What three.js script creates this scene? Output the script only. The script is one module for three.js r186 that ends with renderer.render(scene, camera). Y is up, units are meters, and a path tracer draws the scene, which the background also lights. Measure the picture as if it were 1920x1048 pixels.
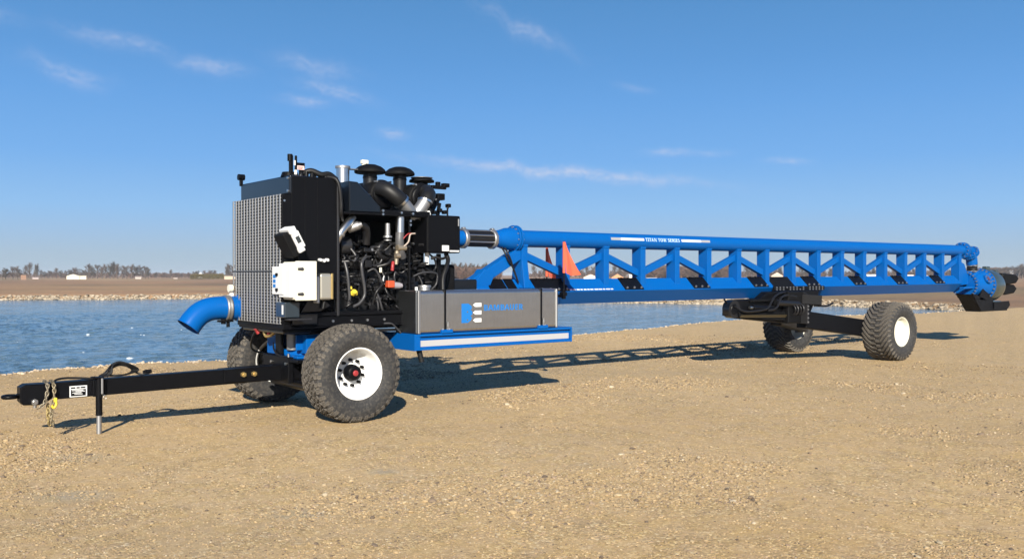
import * as THREE from 'three';
import { RoundedBoxGeometry } from 'three/addons/geometries/RoundedBoxGeometry.js';
import { mergeGeometries, toCreasedNormals } from 'three/addons/utils/BufferGeometryUtils.js';
import { FontLoader } from 'three/addons/loaders/FontLoader.js';
import { TextGeometry } from 'three/addons/geometries/TextGeometry.js';

// ---------------------------------------------------------------- camera, light, exposure
const scene = new THREE.Scene();
const EYE = new THREE.Vector3(-5.2, 1.72, 10.53);
const camera = new THREE.PerspectiveCamera(34.0, 1024 / 558, 0.1, 6000);
camera.position.copy(EYE);
const PITCH = Math.atan(9 / 1714);
camera.lookAt(EYE.clone().add(new THREE.Vector3(0.6209 * Math.cos(PITCH), -Math.sin(PITCH), -0.7839 * Math.cos(PITCH))));
const EXPOSURE = 1.85;
const SUN = new THREE.Vector3(-1.2, 1, 1.7).normalize();
const sun = new THREE.DirectionalLight(new THREE.Color().setRGB(1, 0.93, 0.81), 5.0);
sun.name = 'sun';
sun.position.copy(SUN).multiplyScalar(60);
sun.castShadow = true;
sun.shadow.mapSize.set(4096, 4096);
sun.shadow.camera.left = -30; sun.shadow.camera.right = 30; sun.shadow.camera.top = 30; sun.shadow.camera.bottom = -30; sun.shadow.camera.far = 160;
scene.add(sun);
scene.fog = new THREE.FogExp2(new THREE.Color().setRGB(0.66, 0.76, 0.88), 0.0003);

// ---------------------------------------------------------------- random, noise
let seed = 12345;
function rnd() { seed = (seed * 1664525 + 1013904223) >>> 0; return seed / 4294967296; }
const rr = (a, b) => a + (b - a) * rnd();
function hash2(x, y) { let h = (x * 374761393 + y * 668265263) | 0; h = Math.imul(h ^ (h >>> 13), 1274126177); return ((h ^ (h >>> 16)) >>> 0) / 4294967296; }
function vnoise(x, y, per = 0) {
  const xi = Math.floor(x), yi = Math.floor(y), fx = x - xi, fy = y - yi;
  const u = fx * fx * (3 - 2 * fx), v = fy * fy * (3 - 2 * fy);
  let x0 = xi, x1 = xi + 1, y0 = yi, y1 = yi + 1;
  if (per) { x0 = ((x0 % per) + per) % per; x1 = ((x1 % per) + per) % per; y0 = ((y0 % per) + per) % per; y1 = ((y1 % per) + per) % per; }
  const a = hash2(x0, y0), b = hash2(x1, y0), c = hash2(x0, y1), d = hash2(x1, y1);
  return a + (b - a) * u + (c - a) * v + (a - b - c + d) * u * v;
}
function fbm(x, y, oct = 4, per = 0) { let s = 0, a = 0.5, f = 1; for (let i = 0; i < oct; i++) { s += a * vnoise(x * f, y * f, per * f); a *= 0.5; f *= 2; } return s / (1 - Math.pow(0.5, oct)); }
const clamp = (x, a = 0, b = 1) => Math.min(b, Math.max(a, x));
const lerp = (a, b, t) => a + (b - a) * t;
const smooth = (a, b, x) => { const t = clamp((x - a) / (b - a)); return t * t * (3 - 2 * t); };

// ---------------------------------------------------------------- sky: clear winter air with thin cirrus
{
  const W = 3072, H = 1536, data = new Float32Array(W * H * 4);
  const stops = [[-90, .40, .45, .50], [0, .44, .54, .63], [1.2, .41, .54, .67], [2.5, .355, .54, .77], [4, .293, .535, .86], [7, .198, .448, .85], [10.5, .148, .382, .785], [13, .122, .337, .71], [16.7, .098, .288, .61], [30, .042, .155, .43], [60, .021, .09, .28], [90, .017, .075, .25]];
  const grad = (e) => { let i = 0; while (i < stops.length - 2 && e > stops[i + 1][0]) i++; const a = stops[i], b = stops[i + 1], t = clamp((e - a[0]) / (b[0] - a[0])); return [1, 2, 3].map((k) => lerp(a[k], b[k], t)); };
  // thin cloud streaks: azimuth from the view axis (degrees), elevation, length, thickness, slope, strength
  const clouds = [[-23.3, 13.2, 5.2, .42, -.13, .32], [-18.3, 12.25, 3.6, .42, -.10, .38], [-25.9, 11.3, 3.4, .5, -.24, .34], [-12.2, 12.6, 4.2, .55, -.16, .28], [-10.9, 11.0, 3.8, .42, -.20, .38], [-12.8, 10.5, 2.6, .30, -.05, .38], [-7.4, 8.75, 1.6, .30, -.05, .42], [3.0, 6.4, 14.5, .34, -.095, .72], [9.9, 7.55, 2.6, .22, .0, .40], [12.4, 7.4, 2, .18, -.03, .28], [16.8, 6.8, 2.2, .18, -.05, .36], [.9, 15.0, 5, .5, -.48, .28], [7.6, 11.4, 2, .22, -.2, .18], [-31.5, 14.2, 5, .4, -.1, .3], [38, 12, 8, .4, -.1, .35], [-45, 11, 8, .5, -.1, .4], [60, 16, 10, .6, -.2, .35], [-80, 18, 11, .7, .1, .35], [110, 14, 10, .6, .1, .35], [-130, 16, 10, .6, -.1, .35]];
  const viewAz = Math.atan2(-0.7839, 0.6209);
  for (let y = 0; y < H; y++) {
    const e = ((y + .5) / H - .5) * 180, base = grad(e), el = e * Math.PI / 180, ce = Math.cos(el), se = Math.sin(el);
    for (let x = 0; x < W; x++) {
      const az = ((x + .5) / W - .5) * 2 * Math.PI, i = (y * W + x) * 4;
      let [r, g, b] = base;
      if (e > 2 && e < 32) {
        let da = (az - viewAz) * 180 / Math.PI; if (da > 180) da -= 360; if (da < -180) da += 360;
        let c = 0;
        for (const [ca, cel, len, th, sl, st] of clouds) {
          const u = da - ca; if (Math.abs(u) > len * 1.3 + 1) continue;
          const wob = (fbm(da * .9 + 31, cel * 3, 3) - .5) * th * 1.6;
          const v = e - cel - u * sl - wob;
          if (Math.abs(v) > th * 3) continue;
          const n = fbm(u * 1.3 + ca * 7 + v * 2.0, v * 5.5 / Math.sqrt(th) + ca, 5), fil = fbm(u * 3.2 + v * 4 + 90, (v - u * .10) * 22 + ca * 3, 4);
          const env = Math.exp(-Math.pow(u / (len * .5), 2) * 1.1) * Math.exp(-Math.pow(v / th, 2) * (v > 0 ? 1.5 : 1.0));
          c = Math.max(c, st * env * smooth(.16, .86, n * .62 + fil * .48) * 1.4);
        }
        if (c > 0) { r = lerp(r, .60, c); g = lerp(g, .66, c); b = lerp(b, .83, c); }
      }
      const d = Math.acos(clamp(ce * Math.cos(az) * SUN.x + se * SUN.y + ce * Math.sin(az) * SUN.z, -1, 1)) * 180 / Math.PI;
      const glow = e > 0 ? 1.0 * Math.exp(-d / 7) + .10 * Math.exp(-d / 25) : 0;
      data[i] = (r + glow) / EXPOSURE; data[i + 1] = (g + glow * .95) / EXPOSURE; data[i + 2] = (b + glow * .85) / EXPOSURE; data[i + 3] = 1;
    }
  }
  const t = new THREE.DataTexture(data, W, H, THREE.RGBAFormat, THREE.FloatType);
  t.mapping = THREE.EquirectangularReflectionMapping; t.magFilter = THREE.LinearFilter; t.needsUpdate = true;
  scene.background = t; scene.environment = t;
}

// ---------------------------------------------------------------- helpers
const V = (x, y, z) => new THREE.Vector3(x, y, z);
const C = (r, g, b) => new THREE.Color().setRGB(r, g, b);
function dataTex(size, fn, srgb = true) {
  const d = new Uint8Array(size * size * 4);
  for (let y = 0; y < size; y++) for (let x = 0; x < size; x++) { const p = fn(x, y), i = (y * size + x) * 4; d[i] = clamp(p[0], 0, 255); d[i + 1] = clamp(p[1], 0, 255); d[i + 2] = clamp(p[2], 0, 255); d[i + 3] = 255; }
  const t = new THREE.DataTexture(d, size, size); t.wrapS = t.wrapT = THREE.RepeatWrapping; t.magFilter = THREE.LinearFilter; t.minFilter = THREE.LinearMipmapLinearFilter; t.generateMipmaps = true;
  if (srgb) t.colorSpace = THREE.SRGBColorSpace; t.needsUpdate = true; return t;
}
const toS = (l) => 255 * (l <= .0031308 ? 12.92 * l : 1.055 * Math.pow(l, 1 / 2.4) - .055);
function pm(color, roughness, metalness = 0, extra = {}) { return new THREE.MeshPhysicalMaterial({ color: C(...color), roughness, metalness, ...extra }); }
const usedNames = {};
function numbered(n) { const k = usedNames[n] = (usedNames[n] ?? -1) + 1; return k ? `${n}_${String(k).padStart(3, '0')}` : n; }
function tag(o, label, category, group) { o.userData.label = label; o.userData.category = category; if (group) o.userData.group = group; return o; }
function flat(g) { const n = g.index ? g.toNonIndexed() : g; for (const k of Object.keys(n.attributes)) if (!['position', 'normal', 'uv'].includes(k)) n.deleteAttribute(k); if (!n.attributes.uv) n.setAttribute('uv', new THREE.BufferAttribute(new Float32Array(n.attributes.position.count * 2), 2)); n.morphAttributes = {}; return n; }
const merge = (gs) => (Array.isArray(gs) ? (gs.length === 1 ? gs[0] : mergeGeometries(gs.map(flat))) : gs);
function mesh(name, gs, mat, parent) { const m = new THREE.Mesh(merge(gs), mat); m.name = name; m.castShadow = m.receiveShadow = true; parent.add(m); return m; }
function group(name, parent) { const g = new THREE.Group(); g.name = name; parent.add(g); return g; }
function box(x0, x1, y0, y1, z0, z1, r = .008, seg = 1) { const sx = Math.abs(x1 - x0), sy = Math.abs(y1 - y0), sz = Math.abs(z1 - z0); const g = new RoundedBoxGeometry(sx, sy, sz, seg, Math.min(r, sx / 2.2, sy / 2.2, sz / 2.2)); g.translate((x0 + x1) / 2, (y0 + y1) / 2, (z0 + z1) / 2); return g; }
function orient(g, p0, p1) { const d = V().subVectors(p1, p0), q = new THREE.Quaternion().setFromUnitVectors(V(0, 1, 0), d.clone().normalize()); g.applyQuaternion(q); g.translate((p0.x + p1.x) / 2, (p0.y + p1.y) / 2, (p0.z + p1.z) / 2); return g; }
function cyl(a, b, r0, r1 = r0, seg = 20) { const p0 = V(...a), p1 = V(...b); return orient(new THREE.CylinderGeometry(r1, r0, p0.distanceTo(p1), seg), p0, p1); }
function bar(a, b, w, d, r = .006) { // square bar from a to b: width w, depth d (d kept near Z)
  const p0 = V(...a), p1 = V(...b), L = p0.distanceTo(p1), g = new RoundedBoxGeometry(w, L, d, 1, r);
  const y = V().subVectors(p1, p0).normalize(), z = V(0, 0, 1); if (Math.abs(y.z) > .9) z.set(1, 0, 0); const x = V().crossVectors(y, z).normalize(); z.crossVectors(x, y);
  g.applyMatrix4(new THREE.Matrix4().makeBasis(x, y, z)); g.translate((p0.x + p1.x) / 2, (p0.y + p1.y) / 2, (p0.z + p1.z) / 2); return g;
}
function tube(pts, r, seg = 24, rad = 8) { return new THREE.TubeGeometry(new THREE.CatmullRomCurve3(pts.map((p) => V(...p))), seg, r, rad); }
function extr(pts, z0, z1, bev = .006) { const s = new THREE.Shape(pts.map((p) => new THREE.Vector2(...p))); const g = new THREE.ExtrudeGeometry(s, { depth: z1 - z0 - 2 * bev, bevelEnabled: true, bevelSize: bev, bevelThickness: bev, bevelSegments: 1, bevelOffset: -bev }); g.translate(0, 0, z0 + bev); return g; }
function lathe(profile, seg = 40) { return new THREE.LatheGeometry(profile.map((p) => new THREE.Vector2(...p)), seg); }
const alongX = (g, x, y, z) => { g.rotateZ(-Math.PI / 2); g.translate(x, y, z); return g; };   // lathe height runs towards +X
const alongZ = (g, x, y, z) => { g.rotateX(Math.PI / 2); g.translate(x, y, z); return g; };    // lathe height runs towards +Z

// ---------------------------------------------------------------- materials
const M = {
  blue: pm([.0010, .078, .30], .42, 0, { clearcoat: .12, clearcoatRoughness: .10, specularIntensity: .12 }),
  black: pm([.0030, .0031, .0040], .42, 0, { specularIntensity: .26 }),
  blackGloss: pm([.0038, .005, .0075], .3, 0, { clearcoat: .5, clearcoatRoughness: .1, specularIntensity: .5 }),
  matt: pm([.0034, .0034, .0038], .65, 0, { specularIntensity: .28 }),
  rubber: pm([.007, .007, .0075], .5, 0, { specularIntensity: .6 }),
  hose: pm([.008, .008, .009], .38, 0, { specularIntensity: .6 }),
  hoseGrey: pm([.034, .034, .037], .4),
  cast: pm([.008, .008, .009], .34, .2),
  iron: pm([.035, .035, .038], .36, .5),
  steel: pm([.60, .60, .59], .3, 1),
  zinc: pm([.36, .36, .36], .5, .9),
  white: pm([.70, .70, .68], .4, 0, { clearcoat: .3, clearcoatRoughness: .2 }),
  cream: pm([.62, .60, .50], .45, 0, { clearcoat: .3, clearcoatRoughness: .2 }),
  plastic: pm([.60, .61, .61], .5),
  brass: pm([.62, .45, .18], .35, .8),
  red: pm([.26, .018, .02], .5),
  orange: pm([.45, .065, .02], .5),
  yellow: pm([.62, .46, .04], .45),
  logoBlue: pm([.006, .135, .42], .5),
  bell: pm([.045, .062, .060], .28, .35, { clearcoat: .5, clearcoatRoughness: .15 }),
  flag: pm([.86, .13, .055], .75, 0, { transmission: .35, thickness: 0 }),
};
{ // brushed aluminium of the tank
  const t = dataTex(512, (x, y) => { const n = .5 * vnoise(x / 3, y / 90, 0) + .5 * fbm(x / 60, y / 60, 3, 0), v = toS(.45 + (n - .5) * .10); return [v, v * .99, v * .975]; });
  M.tank = pm([1, 1, 1], .27, .95, { map: t });
}
{ // dusty tyre rubber: dry dirt caught in the tread
  const t = dataTex(512, (x, y) => { const n = smooth(.36, .70, fbm(x / 20, y / 20, 5, 0)), s = hash2(x, y) * .3 + .85; return [toS(lerp(.024, .16, n) * s), toS(lerp(.023, .138, n) * s), toS(lerp(.023, .108, n) * s)]; });
  M.tread = pm([1, 1, 1], .85, 0, { map: t });
  const t2 = dataTex(512, (x, y) => { const n = smooth(.3, .9, fbm(x / 30, y / 30, 5, 0)) * .8, s = hash2(x, y) * .25 + .87; return [toS(lerp(.018, .062, n) * s), toS(lerp(.018, .056, n) * s), toS(lerp(.019, .048, n) * s)]; });
  t2.repeat.set(7, 3);
  const b2 = dataTex(256, (x, y) => { const v = 128 + 60 * Math.sin(y / 256 * 6.2832 * 5) * (vnoise(y / 32, 3, 8) > .4 ? 1 : .2) + (fbm(x / 16, y / 16, 4, 16) - .5) * 120; return [v, v, v]; }, false); b2.repeat.set(9, 1);
  M.sidewall = pm([1, 1, 1], .75, 0, { map: t2, bumpMap: b2, bumpScale: .006 });
}

// ---------------------------------------------------------------- setting: pond, yard, field
const WATER = -0.5;
// distance from the middle of the site to the yard's edge, by direction (degrees from +X towards -Z)
const LIP = [[-180, 60], [-140, 48], [-120, 30], [-105, 22], [-95, 19.3], [-88, 18.0], [-80.9, 18.06], [-78.3, 18.52], [-75.5, 18.96], [-72.7, 19.14], [-68.8, 19.16], [-63, 20.3], [-58.6, 21.67], [-53, 23.6], [-47.9, 25.91], [-43, 29.6], [-38.6, 34.37], [-36.3, 37.27], [-32.3, 40.56], [-27.7, 44.17], [-25.5, 47.57], [-23.4, 53.1], [-22.4, 54.49], [-18, 56], [-5, 60], [30, 70], [90, 70], [150, 65], [180, 60]];
const FAR = [[-180, 60.3], [-150, 56], [-140, 70], [-120, 88], [-95, 92], [-80.9, 90.85], [-75.5, 88.55], [-68.8, 88.5], [-58, 82], [-47, 73.4], [-40, 70.5], [-33, 69.2], [-30, 66.0], [-27.7, 65], [-25.2, 62.2], [-24.0, 58.5], [-23.2, 54.6], [-22.4, 54.7], [-18, 56.2], [-5, 60.2], [30, 70.2], [90, 70.2], [150, 65.2], [180, 60.3]];
function radius(tab, th) { let i = 0; while (i < tab.length - 2 && th > tab[i + 1][0]) i++; const a = tab[i], b = tab[i + 1], t = (th - a[0]) / (b[0] - a[0]); return lerp(a[1], b[1], t); }
const edgeNoise = (th, k) => (fbm(th * .9 + k, k, 4) - .5);
const lipR = (th) => radius(LIP, th) * (1 + .03 * edgeNoise(th, 11)) + .25 * edgeNoise(th * 7, 3);
const farR = (th) => Math.max(radius(FAR, th) * (1 + .025 * edgeNoise(th, 57)), lipR(th) + .08);
const isPond = (th) => radius(FAR, th) - radius(LIP, th) > 1.2;
const at = (th, r) => [EYE.x + r * Math.cos(th * Math.PI / 180), EYE.z + r * Math.sin(th * Math.PI / 180)];
const thetas = [];
for (let t = -180; t < -100; t += 2) thetas.push(t);
for (let t = -100; t < -10; t += .2) thetas.push(t);
for (let t = -10; t <= 180.01; t += 2) thetas.push(Math.min(t, 180));
function sheet(name, rows, mat, vert, uvm) { // rows(th) -> list of [r, y]
  const n = rows(0).length, pos = [], uv = [], col = [], idx = [];
  for (const th of thetas) for (const [r, y] of rows(th)) { const [x, z] = at(th, r); pos.push(x, y, z); uv.push(x / uvm, -z / uvm); col.push(...vert(x, z, r, y)); }
  for (let i = 0; i < thetas.length - 1; i++) for (let j = 0; j < n - 1; j++) { const a = i * n + j, b = a + n; idx.push(a, a + 1, b, b, a + 1, b + 1); }
  const g = new THREE.BufferGeometry(); g.setAttribute('position', new THREE.Float32BufferAttribute(pos, 3)); g.setAttribute('uv', new THREE.Float32BufferAttribute(uv, 2)); g.setAttribute('color', new THREE.Float32BufferAttribute(col, 3)); g.setIndex(idx); g.computeVertexNormals();
  const nn = g.attributes.normal; let up = 0; for (let i = 0; i < nn.count; i++) up += nn.getY(i); if (up < 0) { g.setIndex(idx.reverse()); g.computeVertexNormals(); }
  const m = mesh(name, g, mat, scene); m.userData.kind = 'structure'; return m;
}
const roll = (x, z) => (fbm(x * .35 + 40, z * .35 + 7, 4) - .5) * .035 + (fbm(x * 1.6, z * 1.6, 3) - .5) * .014;
// where the stones lie looser and coarser
const coarse = (x, z) => smooth(.46, .70, fbm(x * .62 + 5.2, z * .62 + 9.7, 4)) * .9 + smooth(.6, .8, fbm(x * 1.5 + 55, z * 1.5 + 19, 3)) * .3;
let gravelMat, gravelTex;
{
  const S = 2048, cell = 11, n = Math.floor(S / cell), feat = [];
  const cs = S / n;
  for (let j = 0; j < n; j++) for (let i = 0; i < n; i++) feat.push([(i + hash2(i, j)) * cs, (j + hash2(i + 999, j)) * cs, hash2(i, j + 555), hash2(i + 71, j + 13), .35 + .65 * hash2(i + 5, j + 88)]);
  const hgt = new Float32Array(S * S), id = new Int32Array(S * S);
  for (let y = 0; y < S; y++) for (let x = 0; x < S; x++) {
    const ci = Math.floor(x / cs), cj = Math.floor(y / cs); let best = 1e9, bk = 0, sec = 1e9;
    for (let dj = -1; dj <= 1; dj++) for (let di = -1; di <= 1; di++) {
      const i = (ci + di + n) % n, j = (cj + dj + n) % n, f = feat[j * n + i];
      let dx = Math.abs(x - f[0]), dy = Math.abs(y - f[1]); if (dx > S / 2) dx = S - dx; if (dy > S / 2) dy = S - dy;
      const d = (dx * dx + dy * dy) / (f[4] * f[4]); if (d < best) { sec = best; best = d; bk = j * n + i; } else if (d < sec) sec = d;
    }
    const k = y * S + x; id[k] = bk; hgt[k] = clamp((Math.sqrt(sec) - Math.sqrt(best)) / cs * 1.7);
  }
  // slow noises on a coarse grid, read back smoothly
  const G = 256, lowP = new Float32Array(G * G), lowM = new Float32Array(G * G), lowC = new Float32Array(G * G);
  for (let y = 0; y < G; y++) for (let x = 0; x < G; x++) { lowP[y * G + x] = smooth(.36, .66, fbm(x / 16, y / 16, 5, 16)); lowM[y * G + x] = fbm(x / 4 + .5, y / 4, 4, 64); lowC[y * G + x] = fbm(x / 8, y / 8 + .5, 4, 32); }
  const read = (a, x, y) => { const u = x / S * G, v = y / S * G, i = Math.floor(u), j = Math.floor(v), fx = u - i, fy = v - j, i1 = (i + 1) % G, j1 = (j + 1) % G; return lerp(lerp(a[j * G + i], a[j * G + i1], fx), lerp(a[j1 * G + i], a[j1 * G + i1], fx), fy); };
  const tones = [[.44, .312, .17], [.385, .265, .135], [.50, .37, .205], [.32, .225, .125], [.55, .43, .27], [.29, .195, .098], [.42, .285, .175], [.235, .17, .10]];
  const h2 = new Float32Array(S * S);
  gravelTex = dataTex(S, (x, y) => {
    const k = y * S + x, f = feat[id[k]], p = read(lowP, x, y), grain = hash2(x, y), fine = vnoise(x / 2.6, y / 2.6, 0), mid = read(lowM, x, y), hue = read(lowC, x, y) - .5;
    const t = tones[Math.floor(f[2] * tones.length) % tones.length], s = .78 + .46 * f[3], stone = smooth(.08, .45, hgt[k]) * (.45 + .55 * p) * (f[3] > .22 ? 1 : .3);
    const gap = (1 - smooth(0, .22, hgt[k])) * .28 * (.3 + .7 * p);
    h2[k] = hgt[k] * (.25 + .75 * p) * f[4] + fine * .22 + grain * .1;
    const q = (.78 + .34 * fine + .22 * (grain - .5)) * (.82 + .36 * mid) * (1 - gap);
    return [toS(lerp(.43 * q, t[0] * s * (.9 + .2 * grain), stone) * (1 + hue * .05)), toS(lerp(.298 * q, t[1] * s * (.9 + .2 * grain), stone)), toS(lerp(.158 * q, t[2] * s * (.9 + .2 * grain), stone) * (1 - hue * .35))];
  });
  const bump = dataTex(S, (x, y) => { const v = h2[y * S + x] * 190; return [v, v, v]; }, false);
  gravelMat = new THREE.MeshStandardMaterial({ map: gravelTex, bumpMap: bump, bumpScale: .0055, roughness: .95, vertexColors: true });
}
const R0 = []; for (let r = .3; r < 4.5; r += .7) R0.push(r); for (let r = 4.6; r < 17; r *= 1.014) R0.push(r);
sheet('gravel_yard', (th) => {
  const L = lipR(th), rows = R0.map((r) => [Math.min(r, L * .9), 0]);
  for (const f of [.9, .93, .955, .97, .985]) rows.push([L * f, 0]);
  for (const f of [0, .25, .5, .75, 1]) { const r = lerp(17, L, f); if (L > 17.5) rows.push([Math.max(r * .999, L * .986), 0]); else rows.push([L * .99, 0]); }
  rows.sort((a, b) => a[0] - b[0]);
  for (const q of rows) { const [x, z] = at(th, q[0]); q[1] = roll(x, z) * smooth(0, 1.5, L - q[0]); }
  rows.push([L, -.01], [L + .12, -.05]);
  if (isPond(th)) rows.push([L + .5, -.28], [L + 1.1, -.58], [L + 2.2, -1.2]); else rows.push([L + .14, -.06], [L + .16, -.08], [L + .18, -.1]);
  return rows;
}, gravelMat, (x, z) => {
  const a = fbm(x * .16 + 3, z * .16 + 8, 4), b = fbm(x * .55 + 13, z * .55 + 80, 4), c = fbm(x * .23 + 71, z * .23 + 1, 3);
  const v = .965 + (a - .5) * .28 + (b - .5) * .24, w = (c - .5) * .16;
  // greyish spots of finer crushed stone in the left foreground
  let g = 0; for (const [px, pz, rx, rz] of [[-3.11, 1.23, .42, .26], [-3.5, 2.78, .38, .24], [-1.13, 3.57, .24, .14], [-2.34, 4.45, .3, .16]]) { const u = .784 * (x - px) + .621 * (z - pz), q = .621 * (x - px) - .784 * (z - pz); g = Math.max(g, smooth(1.1, .35, Math.hypot(u / rx, q / rz) + (b - .5) * 1.1)); }
  return [v * 1.10 * (1 + w * .5) * (1 - .20 * g), v * 1.09 * (1 - .10 * g), v * .96 * (1 - w) * (1 + .12 * g)];
}, 4);
{
  const t = dataTex(1024, (x, y) => {
    const n = fbm(x / 64, y / 64, 5, 16), f = hash2(x, y), m = vnoise(x / 3, y / 3), k = .7 + .35 * m + .3 * (f - .5) + (n - .5) * .5;
    return [toS(lerp(.315, .37, n) * k), toS(lerp(.195, .205, n) * k), toS(lerp(.095, .088, n) * k)];
  });
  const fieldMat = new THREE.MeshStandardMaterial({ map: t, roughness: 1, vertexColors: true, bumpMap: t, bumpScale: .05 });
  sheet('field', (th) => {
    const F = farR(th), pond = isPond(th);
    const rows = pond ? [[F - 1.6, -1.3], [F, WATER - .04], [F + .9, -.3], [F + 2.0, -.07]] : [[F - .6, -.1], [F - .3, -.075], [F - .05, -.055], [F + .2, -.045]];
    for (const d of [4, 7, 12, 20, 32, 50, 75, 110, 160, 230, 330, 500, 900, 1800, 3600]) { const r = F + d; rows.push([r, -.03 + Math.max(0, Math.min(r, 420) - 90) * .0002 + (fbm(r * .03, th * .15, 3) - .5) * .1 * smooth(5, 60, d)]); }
    return rows;
  }, fieldMat, (x, z, r, y) => {
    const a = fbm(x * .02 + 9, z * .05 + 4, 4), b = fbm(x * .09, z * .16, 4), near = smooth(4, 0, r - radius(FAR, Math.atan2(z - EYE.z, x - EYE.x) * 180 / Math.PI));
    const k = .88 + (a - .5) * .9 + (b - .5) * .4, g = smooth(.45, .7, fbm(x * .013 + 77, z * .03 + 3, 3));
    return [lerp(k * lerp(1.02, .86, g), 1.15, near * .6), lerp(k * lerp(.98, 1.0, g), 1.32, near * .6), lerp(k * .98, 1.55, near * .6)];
  }, 9);
}
{ // pond: one sheet of rippled water
  const S = 1024, hts = new Float32Array(S * S), waves = [];
  for (let i = 0; i < 26; i++) { const k = Math.round(rr(14, 62)), a = rr(-.8, .8) + 1.1; waves.push([Math.round(Math.cos(a) * k), Math.round(Math.sin(a) * k), rr(0, 1), 1 / Math.pow(k / 14, .7)]); }
  const sinT = new Float32Array(4096); for (let i = 0; i < 4096; i++) sinT[i] = Math.sin(i / 4096 * 2 * Math.PI);
  for (let y = 0; y < S; y++) for (let x = 0; x < S; x++) {
    let s = 0; for (const [a, b, p, w] of waves) { const ph = ((a * x + b * y) / S + p); s += w * sinT[(((ph - Math.floor(ph)) * 4096) | 0)]; }
    hts[y * S + x] = s;
  }
  const bump = dataTex(S, (x, y) => { const p = .2 + .8 * smooth(.40, .62, fbm(x / 64, y / 32, 4, 32)), fl = smooth(.60, .82, vnoise(x / 16, y / 16, 64) * .7 + vnoise(x / 5.12, y / 5.12, 200) * .3), v = 125 + hts[y * S + x] * 13 * p - fl * 20 * p; return [v, v, v]; }, false);
  const wm = pm([.075, .122, .145], .12, 0, { bumpMap: bump, bumpScale: .16, ior: 1.33 });
  // choppy on the open left side, calm towards the sheltered right end
  const pos = [], uv = [], idx = [], tt = []; for (let t = -94; t < -22.5; t += t < -58 ? .1 : .25) if (isPond(t)) tt.push(t);
  const n = 360, wave = (x, z) => { const u = .784 * x + .621 * z, v = .621 * x - .784 * z, a = .7 * vnoise(u * 4.6 + 9, v * 1.9 + 3) + .3 * vnoise(u * 11, v * 4.5), g = smooth(.30, .62, fbm(x * .16 + 2, z * .16 + 8, 3)); return Math.pow(smooth(.50, .86, a), 1.2) * (.45 + .75 * g) + (a - .5) * .12; };
  for (const t of tt) { const r0 = lipR(t) + .3, r1 = farR(t) + .15; for (let j = 0; j < n; j++) { const r = r0 * Math.pow(r1 / r0, j / (n - 1)), [x, z] = at(t, r), amp = .042 * smooth(-54, -66, t) * smooth(70, 36, r) + .006; pos.push(x, WATER + amp * (wave(x, z) - .1), z); uv.push(x / 15, -z / 15); } }
  for (let i = 0; i < tt.length - 1; i++) for (let j = 0; j < n - 1; j++) { const a = i * n + j, b = a + n; idx.push(a, b, a + 1, b, b + 1, a + 1); }
  const w = new THREE.BufferGeometry(); w.setAttribute('position', new THREE.Float32BufferAttribute(pos, 3)); w.setAttribute('uv', new THREE.Float32BufferAttribute(uv, 2)); w.setIndex(idx); w.computeVertexNormals();
  if (w.attributes.normal.getY(5) < 0) { w.setIndex(idx.reverse()); w.computeVertexNormals(); }
  mesh('pond_water', w, wm, scene).userData.kind = 'structure';
}
// loose stones
function stoneGeo(k) { const g = new THREE.IcosahedronGeometry(1, 1), p = g.attributes.position; for (let i = 0; i < p.count; i++) { const v = V().fromBufferAttribute(p, i), s = .72 + .5 * fbm(v.x * 1.4 + k * 9, v.y * 1.4 + v.z * 1.7, 2); p.setXYZ(i, v.x * s * 1.15, v.y * s * .68, v.z * s); } g.computeVertexNormals(); return g; }
function scatter(name, label, category, n, place, mat) {
  const im = new THREE.InstancedMesh(stoneGeo(name.length), mat, n), o = new THREE.Object3D();
  for (let i = 0; i < n; i++) { const [x, y, z, s, c] = place(i); o.position.set(x, y, z); o.rotation.set(rr(-.4, .4), rr(0, 6.28), rr(-.4, .4)); o.scale.set(s * rr(.7, 1.3), s * rr(.6, 1.1), s * rr(.7, 1.3)); o.updateMatrix(); im.setMatrixAt(i, o.matrix); im.setColorAt(i, C(...c)); }
  im.name = name; im.userData.kind = 'stuff'; tag(im, label, category); im.castShadow = im.receiveShadow = true; scene.add(im); return im;
}
const stoneMat = new THREE.MeshStandardMaterial({ color: 0xffffff, roughness: .92 });
const stoneTone = () => { const k = rr(.5, .94), t = rnd(); const b = t < .6 ? [.40, .288, .155] : t < .76 ? [.43, .33, .195] : t < .88 ? [.34, .245, .16] : t < .92 ? [.50, .41, .28] : [.17, .125, .085]; return b.map((c) => c * k); };
scatter('loose_gravel', 'loose tan pebbles scattered over the gravel yard around the trailer', 'gravel', 170000, () => {
  for (;;) { const th = rr(-88, -14), r = 4.4 + 22 * Math.pow(rnd(), 1.5), [x, z] = at(th, r); if (r > lipR(th) - .2) continue; const c = coarse(x, z); if (rnd() > .3 + c * .7) continue;
    const s = (.0032 + .0075 * Math.pow(rnd(), 2.6) + (rnd() < .010 ? rr(.006, .016) : 0)) * (.75 + .6 * Math.min(c, 1)) * (r > 12 ? 1.3 : 1); return [x, roll(x, z) + s * .18, z, s, stoneTone()]; }
}, stoneMat);
scatter('near_bank_stones', 'row of pale stones along the near edge of the pond', 'stones', 4200, () => { for (;;) { const th = rr(-92, -23.5), L = lipR(th); if (!isPond(th)) continue; const d = rr(-.35, .75) * rnd(), [x, z] = at(th, L + d); if (rnd() > .15 + 1.1 * smooth(.35, .65, fbm(th * 2.1, 9, 4))) continue; const s = (.010 + .028 * Math.pow(rnd(), 4)) * (L > 30 ? 1.3 : 1), k = rr(.5, .95); return [x, d < 0 ? .01 : -d * .5, z, s, [.54 * k, .44 * k, .32 * k]]; } }, stoneMat);
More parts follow.
